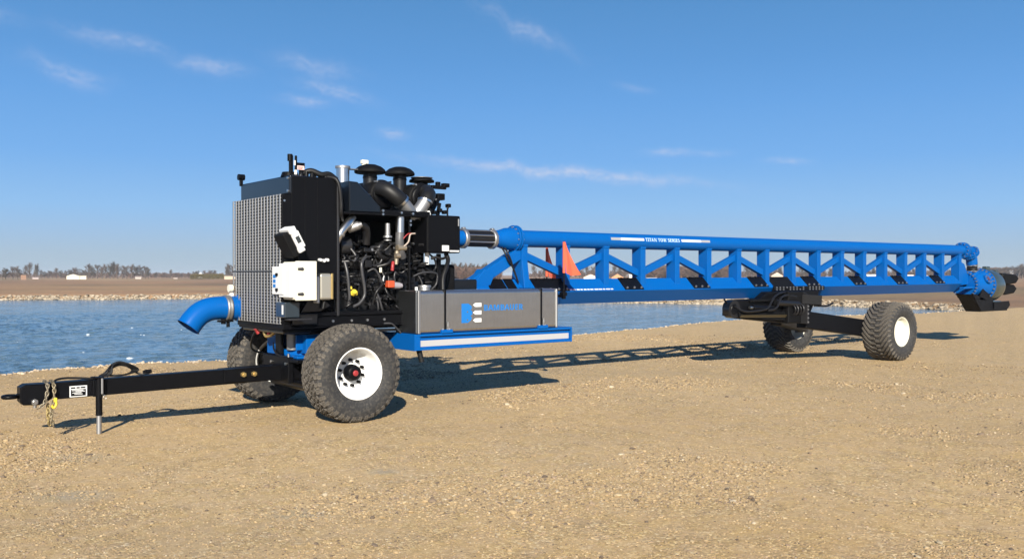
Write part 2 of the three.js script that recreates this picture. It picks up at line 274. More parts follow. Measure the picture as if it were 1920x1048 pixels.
scatter('far_bank_stones', 'band of pale riprap stones along the far bank of the pond', 'stones', 6500, () => { for (;;) { const th = rr(-84, -23), F = farR(th); if (!isPond(th)) continue; const t = rnd(), d = t * t * 1.7 - .1, [x, z] = at(th, F + d); const thin = fbm(th * 1.6, 4, 3); if (rnd() > smooth(.25, .6, thin) * .9 + .25) continue; const s = .04 + .15 * Math.pow(rnd(), 2.8), k = rr(.4, .95), w = rnd() < .14 ? .4 : 1; return [x, lerp(WATER, -.16, Math.min(1, t * t * 1.2)), z, s, [.47 * k * w, .385 * k * w, .275 * k * w]]; } }, stoneMat);
scatter('ice_chunks', 'small white bits of ice floating on the left of the pond', 'ice', 16, (i) => { for (;;) { const th = rr(-82, -70), L = lipR(th), r = L + 3 + 22 * rnd(), [x, z] = at(th, r); const s = .025 + .07 * Math.pow(rnd(), 4); return [x, WATER - s * .3, z, s, [.5, .56, .62]]; } }, new THREE.MeshStandardMaterial({ color: 0xffffff, roughness: .5 }));

// ---------------------------------------------------------------- the pump trailer
const T = group('pump_trailer', scene);
tag(T, 'long blue irrigation pump trailer with open black diesel engine, truss boom and four big wheels', 'pump trailer');
const ZC = -.15;
const font = await new FontLoader().loadAsync('fonts/droid/droid_sans_bold.typeface.json');
function lettering(name, str, w, h, pos, mat, depth = .003, place) {
  const g = new TextGeometry(str, { font, size: 1, depth: depth, curveSegments: 3 }); g.computeBoundingBox(); const b = g.boundingBox;
  g.translate(-b.min.x, -b.min.y, 0); g.scale(w / (b.max.x - b.min.x), h / (b.max.y - b.min.y), 1); g.translate(...pos); if (place) place(g); return mesh(name, g, mat, T);
}

// wheels
function tyreProfile(R, hw, bead) { const out = [[bead, -hw * .78], [bead + .015, -hw * .86], [lerp(bead, R, .3), -hw * .985], [lerp(bead, R, .55), -hw], [lerp(bead, R, .8), -hw * .94], [R - .045, -hw * .86], [R - .024, -hw * .74], [R - .016, -hw * .4], [R - .014, 0]]; return [...out, ...out.slice(0, -1).reverse().map(([r, z]) => [r, -z])]; }
function onTyre(R, a, z) { return [R * Math.sin(a), R * Math.cos(a), z]; }
function lug(R, pts, w, h) { // ridge along pts [[angle, z, sink]], raised h from radius R
  const gs = []; for (let i = 0; i < pts.length - 1; i++) {
    const [a0, z0, s0 = 0] = pts[i], [a1, z1, s1 = 0] = pts[i + 1], A = V(...onTyre(R - s0, a0, z0)), B = V(...onTyre(R - s1, a1, z1)), n = V(Math.sin((a0 + a1) / 2), Math.cos((a0 + a1) / 2), 0);
    const y = V().subVectors(B, A), L = y.length() * 1.06; y.normalize(); const x = V().crossVectors(y, n).normalize(); n.crossVectors(x, y);
    const g = new THREE.BoxGeometry(w, L, h); const p = g.attributes.position; for (let k = 0; k < p.count; k++) if (p.getZ(k) > 0) p.setX(k, p.getX(k) * .78); g.computeVertexNormals();
    g.applyMatrix4(new THREE.Matrix4().makeBasis(x, y, n)); g.translate((A.x + B.x) / 2, (A.y + B.y) / 2, (A.z + B.z) / 2); gs.push(g);
  } return gs;
}
function makeWheel(kind) {
  const w = group('wheel', T), front = kind === 'front', R = front ? .575 : .583, hw = front ? .215 : .31, bead = front ? .292 : .285;
  mesh('tyre', alongZ(lathe(tyreProfile(R, hw, bead), 72), 0, 0, 0), M.sidewall, w);
  const lugs = [];
  if (front) {
    const N = 40; for (let k = 0; k < N; k++) {
      const a = k / N * 2 * Math.PI, d = 2 * Math.PI / N;
      for (const s of [-1, 1]) {
        const o = s > 0 ? 0 : d * .5, j = rr(-.012, .012), h = rr(.018, .026);
        lugs.push(...lug(R - .012, [[a + o + j, s * .008], [a + o + d * .45, s * .048]], .040, h));
        lugs.push(...lug(R - .012, [[a + o - d * .28, s * .056], [a + o + d * .12 + j, s * .098]], .044, h));
        lugs.push(...lug(R - .013, [[a + o + d * .3, s * .106], [a + o + d * .5 + j, s * .142, .004]], .050, h));
        lugs.push(...lug(R - .020, [[a + o + d * .12, s * .150], [a + o + d * .2, s * .184, .018], [a + o + d * .18, s * .203, .060]], .056, h));
        if (k % 2) lugs.push(...lug(R - .026, [[a + o + d * .66, s * .158], [a + o + d * .70, s * .188, .026]], .032, h));
      }
    }
  } else {
    const N = 34; for (let k = 0; k < N; k++) {
      const a = k / N * 2 * Math.PI, d = 2 * Math.PI / N;
      for (const s of [-1, 1]) {
        const o = s > 0 ? 0 : d * .5;
        lugs.push(...lug(R - .01, [[a + o, s * .008], [a + o, s * .095]], .050, .032));
        lugs.push(...lug(R - .01, [[a + o, s * .100], [a + o + d * 1.0, s * .19], [a + o + d * 1.9, s * .262, .02], [a + o + d * 2.2, s * .292, .075]], .045, .034));
      }
    }
  }
  mesh('tread', lugs, M.tread, w);
  // rim: deep white dish, front wheels with black hub, ten nuts
  if (front) {
    const prof = [[.296, .172], [.303, .180], [.306, .188], [.298, .192], [.288, .186], [.280, .165], [.272, .12], [.262, .05], [.245, .0], [.215, -.022], [.17, -.03], [.09, -.03], [.03, -.03]];
    mesh('rim', toCreasedNormals(alongZ(lathe(prof, 64), 0, 0, 0), .9), M.white, w);
    mesh('rim_back', toCreasedNormals(alongZ(lathe([[.03, -.05], [.20, -.05], [.262, -.09], [.272, -.17], [.290, -.182], [.303, -.186], [.300, -.172], [.285, -.16]], 64), 0, 0, 0), .9), M.white, w);
    mesh('brake_drum', alongZ(lathe([[.02, -.20], [.20, -.20], [.215, -.18], [.215, -.055], [.02, -.055]], 40), 0, 0, 0), M.matt, w);
    mesh('hub', [alongZ(lathe([[.098, -.028], [.098, .02], [.088, .03], [.088, .075], [.078, .09], [.045, .095], [.001, .095]], 40), 0, 0, 0)], M.black, w);
    mesh('hub_cap', alongZ(lathe([[.034, .094], [.034, .104], [.026, .110], [.001, .112]], 20), 0, 0, 0), M.red, w);
    for (let k = 0; k < 10; k++) { const a = (k + .3) / 10 * 2 * Math.PI; mesh('lug_nut', [cyl([.152 * Math.cos(a), .152 * Math.sin(a), -.032], [.152 * Math.cos(a), .152 * Math.sin(a), .012], .021, .019, 6), cyl([.152 * Math.cos(a), .152 * Math.sin(a), .01], [.152 * Math.cos(a), .152 * Math.sin(a), .03], .012, .012, 8)], M.black, w); }
    mesh('valve_stem', cyl([.2, .18, .0], [.2, .18, .05], .006), M.rubber, w);
  } else {
    const prof = [[.292, .238], [.300, .250], [.296, .262], [.284, .262], [.276, .250], [.268, .20], [.255, .165], [.22, .152], [.14, .158], [.07, .162], [.001, .162]];
    mesh('rim', toCreasedNormals(alongZ(lathe(prof, 64), 0, 0, 0), .9), M.cream, w);
    mesh('rim_back', toCreasedNormals(alongZ(lathe([[.05, -.02], [.20, -.03], [.255, -.08], [.262, -.22], [.285, -.255], [.298, -.25], [.285, -.235]], 64), 0, 0, 0), .9), M.cream, w);
    mesh('hub', alongZ(lathe([[.001, -.30], [.1, -.30], [.1, -.02], [.14, -.02], [.14, .0], [.001, .0]], 32), 0, 0, 0), M.matt, w);
  }
  return w;
}
{
  const a = makeWheel('front'); a.position.set(-.005, .568, .925); a.rotation.z = .2;
  const b = a.clone(); b.name = 'wheel_001'; b.position.set(-.03, .568, -1.30); b.rotation.set(0, Math.PI, .9); T.add(b);
  const c = makeWheel('rear'); c.name = 'wheel_002'; c.position.set(12.24, .578, .81); c.rotation.z = .4;
  const d = c.clone(); d.name = 'wheel_003'; d.position.set(12.45, .578, -1.72); d.rotation.set(0, Math.PI, 1.1); T.add(d);
}

// drawbar
{
  mesh('drawbar', [bar([-3.02, .488, -.12], [-.42, .518, -.12], .178, .165, .012)], M.black, T);
  mesh('hitch_coupler', [extr([[-3.33, .40], [-3.30, .365], [-3.12, .355], [-3.02, .42], [-3.02, .575], [-3.28, .578], [-3.33, .55]], -.21, -.02, .012)], M.black, T);
  mesh('hitch_ring', [new THREE.TorusGeometry(.062, .022, 10, 24).rotateX(Math.PI / 2).translate(-3.41, .455, -.12), box(-3.35, -3.3, .43, .48, -.15, -.09)], M.black, T);
  mesh('hitch_bolt', [cyl([-3.2, .395, -.03], [-3.2, .395, .012], .034, .034, 6), cyl([-3.2, .395, .01], [-3.2, .395, .026], .022, .018, 12)], M.steel, T);
  mesh('hitch_nut', [cyl([-3.2, .36, .0], [-3.2, .335, .0], .02, .02, 6)], M.steel, T);
  for (const s of [-1, 1]) mesh('clevis_plate', [extr([[-1.18, .445], [-1.18, .60], [-.5, .612], [-.28, .64], [-.28, .40], [-.55, .43]], ZC + .03 + s * .105 - .012, ZC + .03 + s * .105 + .012)], M.black, T);
  for (const x of [-.955, -.822]) mesh('clevis_bolt', [cyl([x, .53, -.02], [x, .53, .035], .034, .03, 6), cyl([x, .53, .03], [x, .53, .045], .02, .016, 10)], M.brass, T);
  // drop-leg jack
  const J = group('jack', T);
  mesh('upper_tube', cyl([-2.575, .20, .015], [-2.575, .60, .015], .034), M.black, J);
  mesh('lower_tube', cyl([-2.575, -.01, .015], [-2.575, .215, .015], .027), M.zinc, J);
  mesh('pin_strap', box(-2.562, -2.54, .43, .605, .045, .056), M.zinc, J);
  mesh('top_cap', [box(-2.63, -2.53, .600, .618, -.03, .06), box(-2.66, -2.60, .604, .622, -.02, .03)], M.black, J);
  mesh('mount_bracket', box(-2.63, -2.52, .40, .58, -.045, -.012), M.black, J);
  mesh('locking_pin', [cyl([-2.56, .425, .0], [-2.52, .415, .08], .008), new THREE.TorusGeometry(.018, .003, 6, 14).translate(-2.53, .395, .07)], M.steel, J);
  // safety chains looped over the coupler
  const links = (pts, n, mat, name) => { const cu = new THREE.CatmullRomCurve3(pts.map((p) => V(...p))), gs = []; for (let i = 0; i < n; i++) { const p = cu.getPointAt((i + .5) / n), t = cu.getTangentAt((i + .5) / n), g = new THREE.TorusGeometry(.016, .0055, 6, 12); g.scale(1, 1.65, 1); g.rotateY(i % 2 ? Math.PI / 2 : .2); g.applyQuaternion(new THREE.Quaternion().setFromUnitVectors(V(0, 1, 0), t)); g.translate(p.x, p.y, p.z); gs.push(g); } mesh(name, gs, mat, T); };
  links([[-3.09, .60, -.10], [-3.08, .57, .0], [-3.09, .47, .03], [-3.12, .37, .03], [-3.17, .33, .02]], 14, pm([.22, .19, .14], .5, .7), 'safety_chain');
  links([[-3.03, .60, -.10], [-3.02, .57, .0], [-3.02, .46, .03], [-3.04, .33, .035], [-3.05, .22, .04], [-3.03, .13, .04]], 20, pm([.24, .20, .13], .5, .7), 'safety_chain');
  links([[-3.07, .35, -.02], [-3.075, .26, .0], [-3.07, .19, .01], [-3.06, .15, .01]], 9, pm([.30, .23, .10], .5, .7), 'safety_chain');
  mesh('chain_hook', [tube([[-3.02, .42, .045], [-3.005, .36, .05], [-3.03, .325, .05], [-3.05, .355, .05]], .013, 18, 8), box(-3.03, -2.995, .385, .43, .035, .06)], M.yellow, T);
  // wiring lying on the drawbar
  for (let k = 0; k < 6; k++) { const q = k * .011, e = (k % 3 - 1) * .018; mesh('coiled_cable', tube([[-2.53 + q, .605, -.16 + k * .02], [-2.49 + q, .64 + e * .3, -.12 + .02 * k], [-2.42, .70 + e, -.17 + .025 * k], [-2.34, .735 + e, -.16 + .02 * k], [-2.25, .715 + e * .8, -.15 + .02 * k], [-2.19 + q, .655, -.13 + .01 * k], [-2.24 - q, .615, -.10 + .01 * k], [-2.36, .610, -.09 + .01 * k], [-2.48, .614, -.1]], .010, 48, 6), M.rubber, T); }
  mesh('trailer_cable', tube([[-3.0, .50, -.03], [-3.0, .59, -.06], [-2.92, .612, -.1], [-2.75, .605, -.1], [-2.6, .59, -.08], [-2.5, .60, -.08]], .012, 40, 8), M.rubber, T);
  mesh('trailer_cable', tube([[-2.16, .63, -.12], [-2.10, .60, -.09], [-2.07, .607, -.08], [-2.02, .608, -.09]], .011), M.rubber, T);
  mesh('trailer_plug', [cyl([-2.06, .625, -.1], [-1.99, .63, -.1], .026, .022, 12), cyl([-2.08, .625, -.1], [-2.06, .625, -.1], .018)], M.black, T);
  mesh('warning_sticker', box(-2.858, -2.683, .412, .530, -.0375, -.0345, .001), M.plastic, T);
  mesh('sticker_print', [box(-2.845, -2.696, .422, .492, -.0347, -.0327, .001)], M.black, T);
  mesh('sticker_lettering', [[-2.835, -2.72, .478, .486], [-2.80, -2.705, .466, .473], [-2.83, -2.74, .452, .460], [-2.81, -2.73, .438, .445]].map(([a, b, c, d]) => box(a, b, c, d, -.033, -.0310, .0005)), M.plastic, T);
  mesh('sticker_heading', [[-2.845, -2.80], [-2.79, -2.757], [-2.748, -2.70]].map(([a, b]) => box(a, b, .502, .518, -.0348, -.0328, .0005)), M.black, T);
}
// front axle and steering carriage
{
  mesh('axle_tube', cyl([-.01, .568, -1.12], [-.01, .568, .80], .075), M.black, T);
  mesh('axle_carriage', [box(-.42, .30, .44, .70, -.50, .16, .015), box(-.47, -.40, .40, .72, -.55, .2, .01)], M.black, T);
  mesh('carriage_step', box(-.30, -.02, .40, .45, .12, .36, .01), M.black, T);
  mesh('carriage_plate', box(-.46, -.2, .66, .70, .10, .42, .01), M.black, T);
  mesh('cross_tube', cyl([-.36, .415, -.75], [-.36, .405, .55], .03), M.black, T);
  mesh('cross_tube', cyl([-.2, .335, -.85], [-.2, .325, .6], .045), M.cast, T);
  for (const z of [-.75, .1]) mesh('carriage_bolt', cyl([-.475, .64, z * .5 + .1], [-.49, .64, z * .5 + .1], .02, .02, 6), M.steel, T);
  mesh('turntable', [box(-.40, .55, .70, .735, -.55, .30, .01), cyl([.0, .735, ZC], [.0, .80, ZC], .42, .42, 40)], M.blue, T);
  mesh('pedestal', [box(-.46, -.40, .735, 1.06, -.45, -.18), box(-.44, .5, .80, 1.08, -.48, -.44), box(-.30, .5, .76, 1.07, .18, .34), box(-.38, -.2, .80, 1.06, .2, .235)], M.blue, T);
  mesh('pedestal', [box(-.12, .6, .735, 1.0, .3, .34)], M.blue, T);
  mesh('pedestal_cover', [box(-.50, .55, 1.00, 1.085, -.5, .44), box(-.47, -.43, .74, 1.0, -.18, -.02)], M.black, T);
  mesh('hydraulic_tank', [cyl([-.35, .80, .06], [-.35, 1.02, .06], .072, .072, 24), cyl([-.35, .94, .06], [-.35, .948, .06], .076, .076, 24)], pm([.22, .225, .23], .42, .5), T);
  mesh('steering_plate', [box(-.30, .1, .70, .72, .0, .5), cyl([-.18, .72, .32], [-.18, .75, .32], .05)], M.blue, T);
  for (const [x, z] of [[-.3, .38], [-.05, .42], [-.42, .1], [-.2, .46]]) mesh('turntable_bolt', cyl([x, .72, z], [x, .755, z], .018, .018, 6), M.steel, T);
  mesh('drain_valve', [cyl([-.66, 1.05, -.32], [-.63, .99, -.31], .024), box(-.68, -.64, 1.03, 1.055, -.35, -.28)], M.red, T);
  mesh('drain_valve', [box(-.61, -.57, 1.04, 1.075, -.13, -.05), cyl([-.6, 1.05, -.07], [-.6, .99, -.07], .022)], M.red, T);
  mesh('drain_pipe', tube([[-.61, 1.04, -.2], [-.60, .97, -.16], [-.58, .98, -.06], [-.56, 1.02, .02]], .022, 20, 8), M.brass, T);
  mesh('brake_hose', tube([[-.64, 1.04, -.35], [-.62, .90, -.55], [-.5, .75, -.8], [-.2, .66, -.95]], .014), M.hose, T);
  mesh('brake_hose', tube([[-.42, .95, -.3], [-.48, .8, -.2], [-.46, .72, -.02], [-.30, .72, .1]], .012), M.hose, T);
}

// main frame and engine bed
{
  for (const z of [.36, .52]) mesh('frame_rail', [box(-.62, .92, 1.225, 1.27, z, z + .05), box(-.62, .92, 1.10, 1.225, z + .005, z + .02), box(-.62, .92, 1.085, 1.10, z, z + .05)], M.black, T);
  for (const z of [-.80, -.55]) mesh('frame_rail', box(-.62, 2.4, 1.09, 1.27, z, z + .06), M.black, T);
  mesh('engine_bed', [box(-.68, 1.9, 1.05, 1.10, -.82, .50), box(.9, 2.6, 1.09, 1.27, .28, .36)], M.black, T);
  mesh('front_crossmember', [box(-.70, -.58, 1.08, 1.40, -.82, .56)], M.black, T);
  for (const x of [-.35, -.05, .2, .42, .66]) mesh('frame_bolt', cyl([x, 1.16, .535], [x, 1.16, .555], .016, .016, 6), M.steel, T);
  mesh('front_shroud', [box(-.60, -.28, 1.13, 1.26, .54, .60), extr([[-.5, 1.28], [-.26, 1.28], [-.12, 1.35], [-.2, 1.42], [-.42, 1.41]], .52, .62)], M.blackGloss, T);
  mesh('relay_box', [box(-.742, -.555, 1.222, 1.402, .45, .70, .012)], pm([.012, .022, .032], .32, 0, { clearcoat: .8, clearcoatRoughness: .15 }), T);
  mesh('relay_box_label', box(-.7445, -.7415, 1.26, 1.37, .62, .66, .001), M.plastic, T);
  mesh('relay_bracket', [box(-.70, -.52, 1.19, 1.215, .50, .74), cyl([-.6, 1.2, .72], [-.42, 1.2, .73], .012)], M.iron, T);
  for (const y of [1.255, 1.135, 1.03]) mesh('lower_rail', bar([-.05, y, .50], [.93, y - .01, .50], .035, .04), M.hose, T);
  mesh('battery_cable', tube([[.66, 1.11, .53], [.76, 1.10, .56], [.84, 1.04, .55], [.9, .98, .55]], .012), M.hoseGrey, T);
}
// radiator with its perforated guard
{
  const R = group('radiator', T);
  mesh('core', box(-.70, -.36, 1.16, 2.655, -.87, .555, .01), M.matt, R);
  mesh('header_tank', [box(-.622, -.36, 2.66, 2.885, -.90, .568, .02, 2)], M.blackGloss, R);
  mesh('bottom_tank', [box(-.66, -.3, 1.02, 1.14, -.75, .48, .02)], M.blackGloss, R);
  mesh('filler_neck', [cyl([-.53, 2.88, .38], [-.53, 2.935, .38], .11, .09, 24)], M.black, R);
  mesh('lifting_lug', [box(-.64, -.60, 2.86, 2.96, -.905, -.865), cyl([-.66, 2.975, -.885], [-.58, 2.975, -.885], .04, .04, 14)], M.black, R);
  for (const [y, z] of [[2.85, .545], [2.70, .545]]) mesh('header_bolt', cyl([-.64, y, z], [-.62, y, z], .016, .016, 6), M.steel, R);
  mesh('side_plate', box(-.712, -.60, 1.15, 2.66, .558, .575, .004), M.black, R);
  mesh('side_bolt', cyl([-.69, 2.58, .57], [-.69, 2.58, .585], .013, .013, 6), M.steel, R);
  const Gd = group('radiator_guard', T), NV = 17, NH = 42, z0 = -.885, z1 = .565, y0 = 1.142, y1 = 2.655;
  const vb = new RoundedBoxGeometry(.010, y1 - y0, .034, 1, .004), hb = new RoundedBoxGeometry(.008, .012, z1 - z0, 1, .003);
  for (let i = 0; i < NV; i++) { const b = mesh('guard_bar', vb, M.zinc, Gd); b.position.set(-.732, (y0 + y1) / 2, lerp(z0 + .02, z1 - .02, i / (NV - 1))); }
  for (let i = 0; i < NH; i++) { const b = mesh('guard_bar', hb, M.zinc, Gd); b.position.set(-.7255, lerp(y0 + .006, y1 - .006, i / (NH - 1)), (z0 + z1) / 2); }
  mesh('guard_seam', box(-.741, -.7385, 1.752, 1.768, z0, z1, .001), M.iron, Gd);
  mesh('pressure_gauge', [cyl([-.80, 1.545, -.86], [-.75, 1.545, -.86], .048, .048, 20)], M.cream, T);
  mesh('sight_glass', cyl([-.78, 1.46, -.87], [-.74, 1.46, -.87], .028, .028, 14), M.plastic, T);
}
// engine enclosure: side panel, duct, roof, far side
{
  mesh('fan_shroud', [box(-.36, -.02, 1.30, 2.84, -.85, .52, .02)], M.matt, T);
  mesh('side_panel', [extr([[-.598, 1.42], [-.004, 1.42], [-.004, 2.872], [-.10, 2.885], [-.598, 2.868]], .545, .572, .006)], M.black, T);
  for (const x of [-.43, -.27]) mesh('panel_rib', box(x, x + .016, 1.46, 2.84, .571, .578, .003), M.black, T);
  mesh('panel_edge', [box(-.012, .02, 1.22, 2.86, .52, .58, .006)], M.iron, T);
  mesh('air_duct', [extr([[.162, 2.863], [.279, 2.857], [.601, 2.565], [.601, 2.49], [.162, 2.49]], -.78, .565, .012)], M.blackGloss, T);
  mesh('roof_plate', [box(.02, 1.32, 2.462, 2.488, -.84, .568, .005)], M.black, T);
  mesh('roof_rail', [box(.60, 1.34, 2.488, 2.535, .50, .56, .008)], M.black, T);
  for (const [x, y] of [[.63, 2.52], [.90, 2.505], [1.07, 2.50], [.63, 2.475]]) mesh('roof_bolt', cyl([x, y, .555], [x, y, .578], .016, .016, 6), M.steel, T);
  mesh('far_panel', [box(-.02, 1.9, 1.22, 2.47, -.86, -.82)], M.matt, T);
  mesh('panel_hose', tube([[-.12, 2.90, .50], [-.03, 2.86, .60], [.02, 2.6, .62], [.03, 2.45, .60], [.1, 2.38, .5]], .024, 30, 8), M.rubber, T);
  mesh('top_hose', tube([[-.40, 2.92, .42], [-.3, 2.96, .46], [-.18, 2.92, .5], [-.08, 2.93, .5], [.02, 2.87, .5]], .035, 30, 8), M.rubber, T);
  for (let i = 0; i < 7; i++) mesh('top_fitting', [cyl([-.42 + i * .06, 2.87, .44 + (i % 3) * .03], [-.42 + i * .06, 2.93 + .02 * (i % 2), .44 + (i % 3) * .03], .025 + .008 * (i % 3), .022, 10)], i % 3 ? M.black : M.iron, T);
  // level sensor post with plates and a warning sign
  mesh('sensor_post', [box(-.575, -.53, 2.88, 3.13, .44, .48), cyl([-.565, 3.06, .46], [-.565, 3.14, .46], .03, .03, 12)], M.black, T);
  mesh('sensor_post', [box(-.50, -.475, 2.95, 3.13, .44, .47), box(-.55, -.47, 2.86, 2.90, .42, .5)], M.black, T);
  mesh('sensor_bracket', [box(-.475, -.37, 2.985, 3.05, .43, .455, .006), box(-.44, -.34, 2.90, 2.97, .42, .46)], M.black, T);
  mesh('warning_sign', [box(-.475, -.385, 2.965, 3.012, .458, .466, .001)], pm([.72, .50, .46], .5), T);
  mesh('sign_print', [box(-.468, -.40, 2.990, 2.998, .465, .4675, .0005), box(-.468, -.41, 2.975, 2.982, .465, .4675, .0005)], M.red, T);
  mesh('sensor_clip', [box(-.525, -.495, 2.90, 2.955, .49, .50, .002), box(-.52, -.50, 3.01, 3.07, .465, .475, .002)], M.plastic, T);
  mesh('panel_gland', cyl([-.248, 1.895, .57], [-.248, 1.895, .62], .02, .018, 12), M.plastic, T);
  mesh('panel_gland', cyl([-.20, 1.885, .57], [-.20, 1.885, .62], .022, .018, 12), M.plastic, T);
  mesh('panel_gland', cyl([-.155, 1.895, .57], [-.155, 1.895, .62], .022, .018, 12), M.plastic, T);
}
// white junction box, tilted display, clear bowl separator
{
  const B = group('control_box', T);
  mesh('body', [box(-.708, -.47, 1.432, 1.868, .575, .90, .016, 2)], M.cream, B);
  mesh('front_door', [box(-.712, -.452, 1.425, 1.875, .90, .932, .01, 2)], M.cream, B);
  mesh('step_panel', [box(-.752, -.698, 1.46, 1.85, .56, .86, .006)], M.plastic, B);
  mesh('side_plate', [box(-.764, -.742, 1.492, 1.815, .40, .70, .004)], M.plastic, B);
  for (const y of [1.785, 1.50]) mesh('latch', [extr([[-.69, y - .012], [-.63, y - .018], [-.615, y], [-.63, y + .018], [-.69, y + .012]], .928, .946, .003)], M.hoseGrey, B);
  for (const [y, z] of [[1.72, .545], [1.545, .545]]) mesh('knob', cyl([-.762, y, z], [-.785, y, z], .02, .018, 12), M.black, B);
  mesh('box_emblem', [0, 1, 2].map((k) => box(-.7672, -.7638, 1.57 + .055 * k, 1.61 + .055 * k, .43, .50, .001)), M.logoBlue, B);
  mesh('keyhole', box(-.711, -.7, 1.63, 1.67, .70, .715, .002), M.black, B);
  const D = group('tilted_display', T);
  const dg = (g) => { g.rotateZ(.50); g.translate(-.665, 2.105, .70); return g; };
  mesh('hood', [dg(box(-.115, -.02, -.165, .135, -.13, .13, .02, 2))], M.matt, D);
  mesh('case', [dg(box(-.025, .055, -.15, .16, -.11, .15, .014, 2))], M.plastic, D);
  mesh('case_side', [dg(box(-.035, .06, .09, .165, -.10, .158, .012)), dg(box(-.035, .045, -.145, -.085, -.10, .158, .012)), dg(box(-.01, .07, -.10, .10, .14, .160, .006))], M.plastic, D);
  mesh('screen', [dg(box(-.002, .048, -.035, .045, .158, .1645, .002))], pm([.03, .035, .036], .2), D);
  mesh('display_arm', tube([[-.60, 2.0, .66], [-.55, 1.95, .62], [-.53, 1.88, .60]], .016), M.black, D);
  const S = group('water_separator', T);
  mesh('bowl', [box(-.318, -.15, 1.42, 1.735, .585, .735, .035, 3)], pm([.46, .44, .38], .28, .65), S);
  mesh('side_cover', [box(-.345, -.312, 1.385, 1.70, .60, .72, .012, 2)], M.plastic, S);
  mesh('edge_trim', [box(-.172, -.146, 1.43, 1.735, .728, .740, .004)], M.brass, S);
  mesh('bracket', [box(-.33, -.14, 1.70, 1.755, .57, .66, .01)], M.black, S);
  mesh('drain', [cyl([-.22, 1.42, .66], [-.24, 1.32, .66], .016)], M.rubber, S);
}
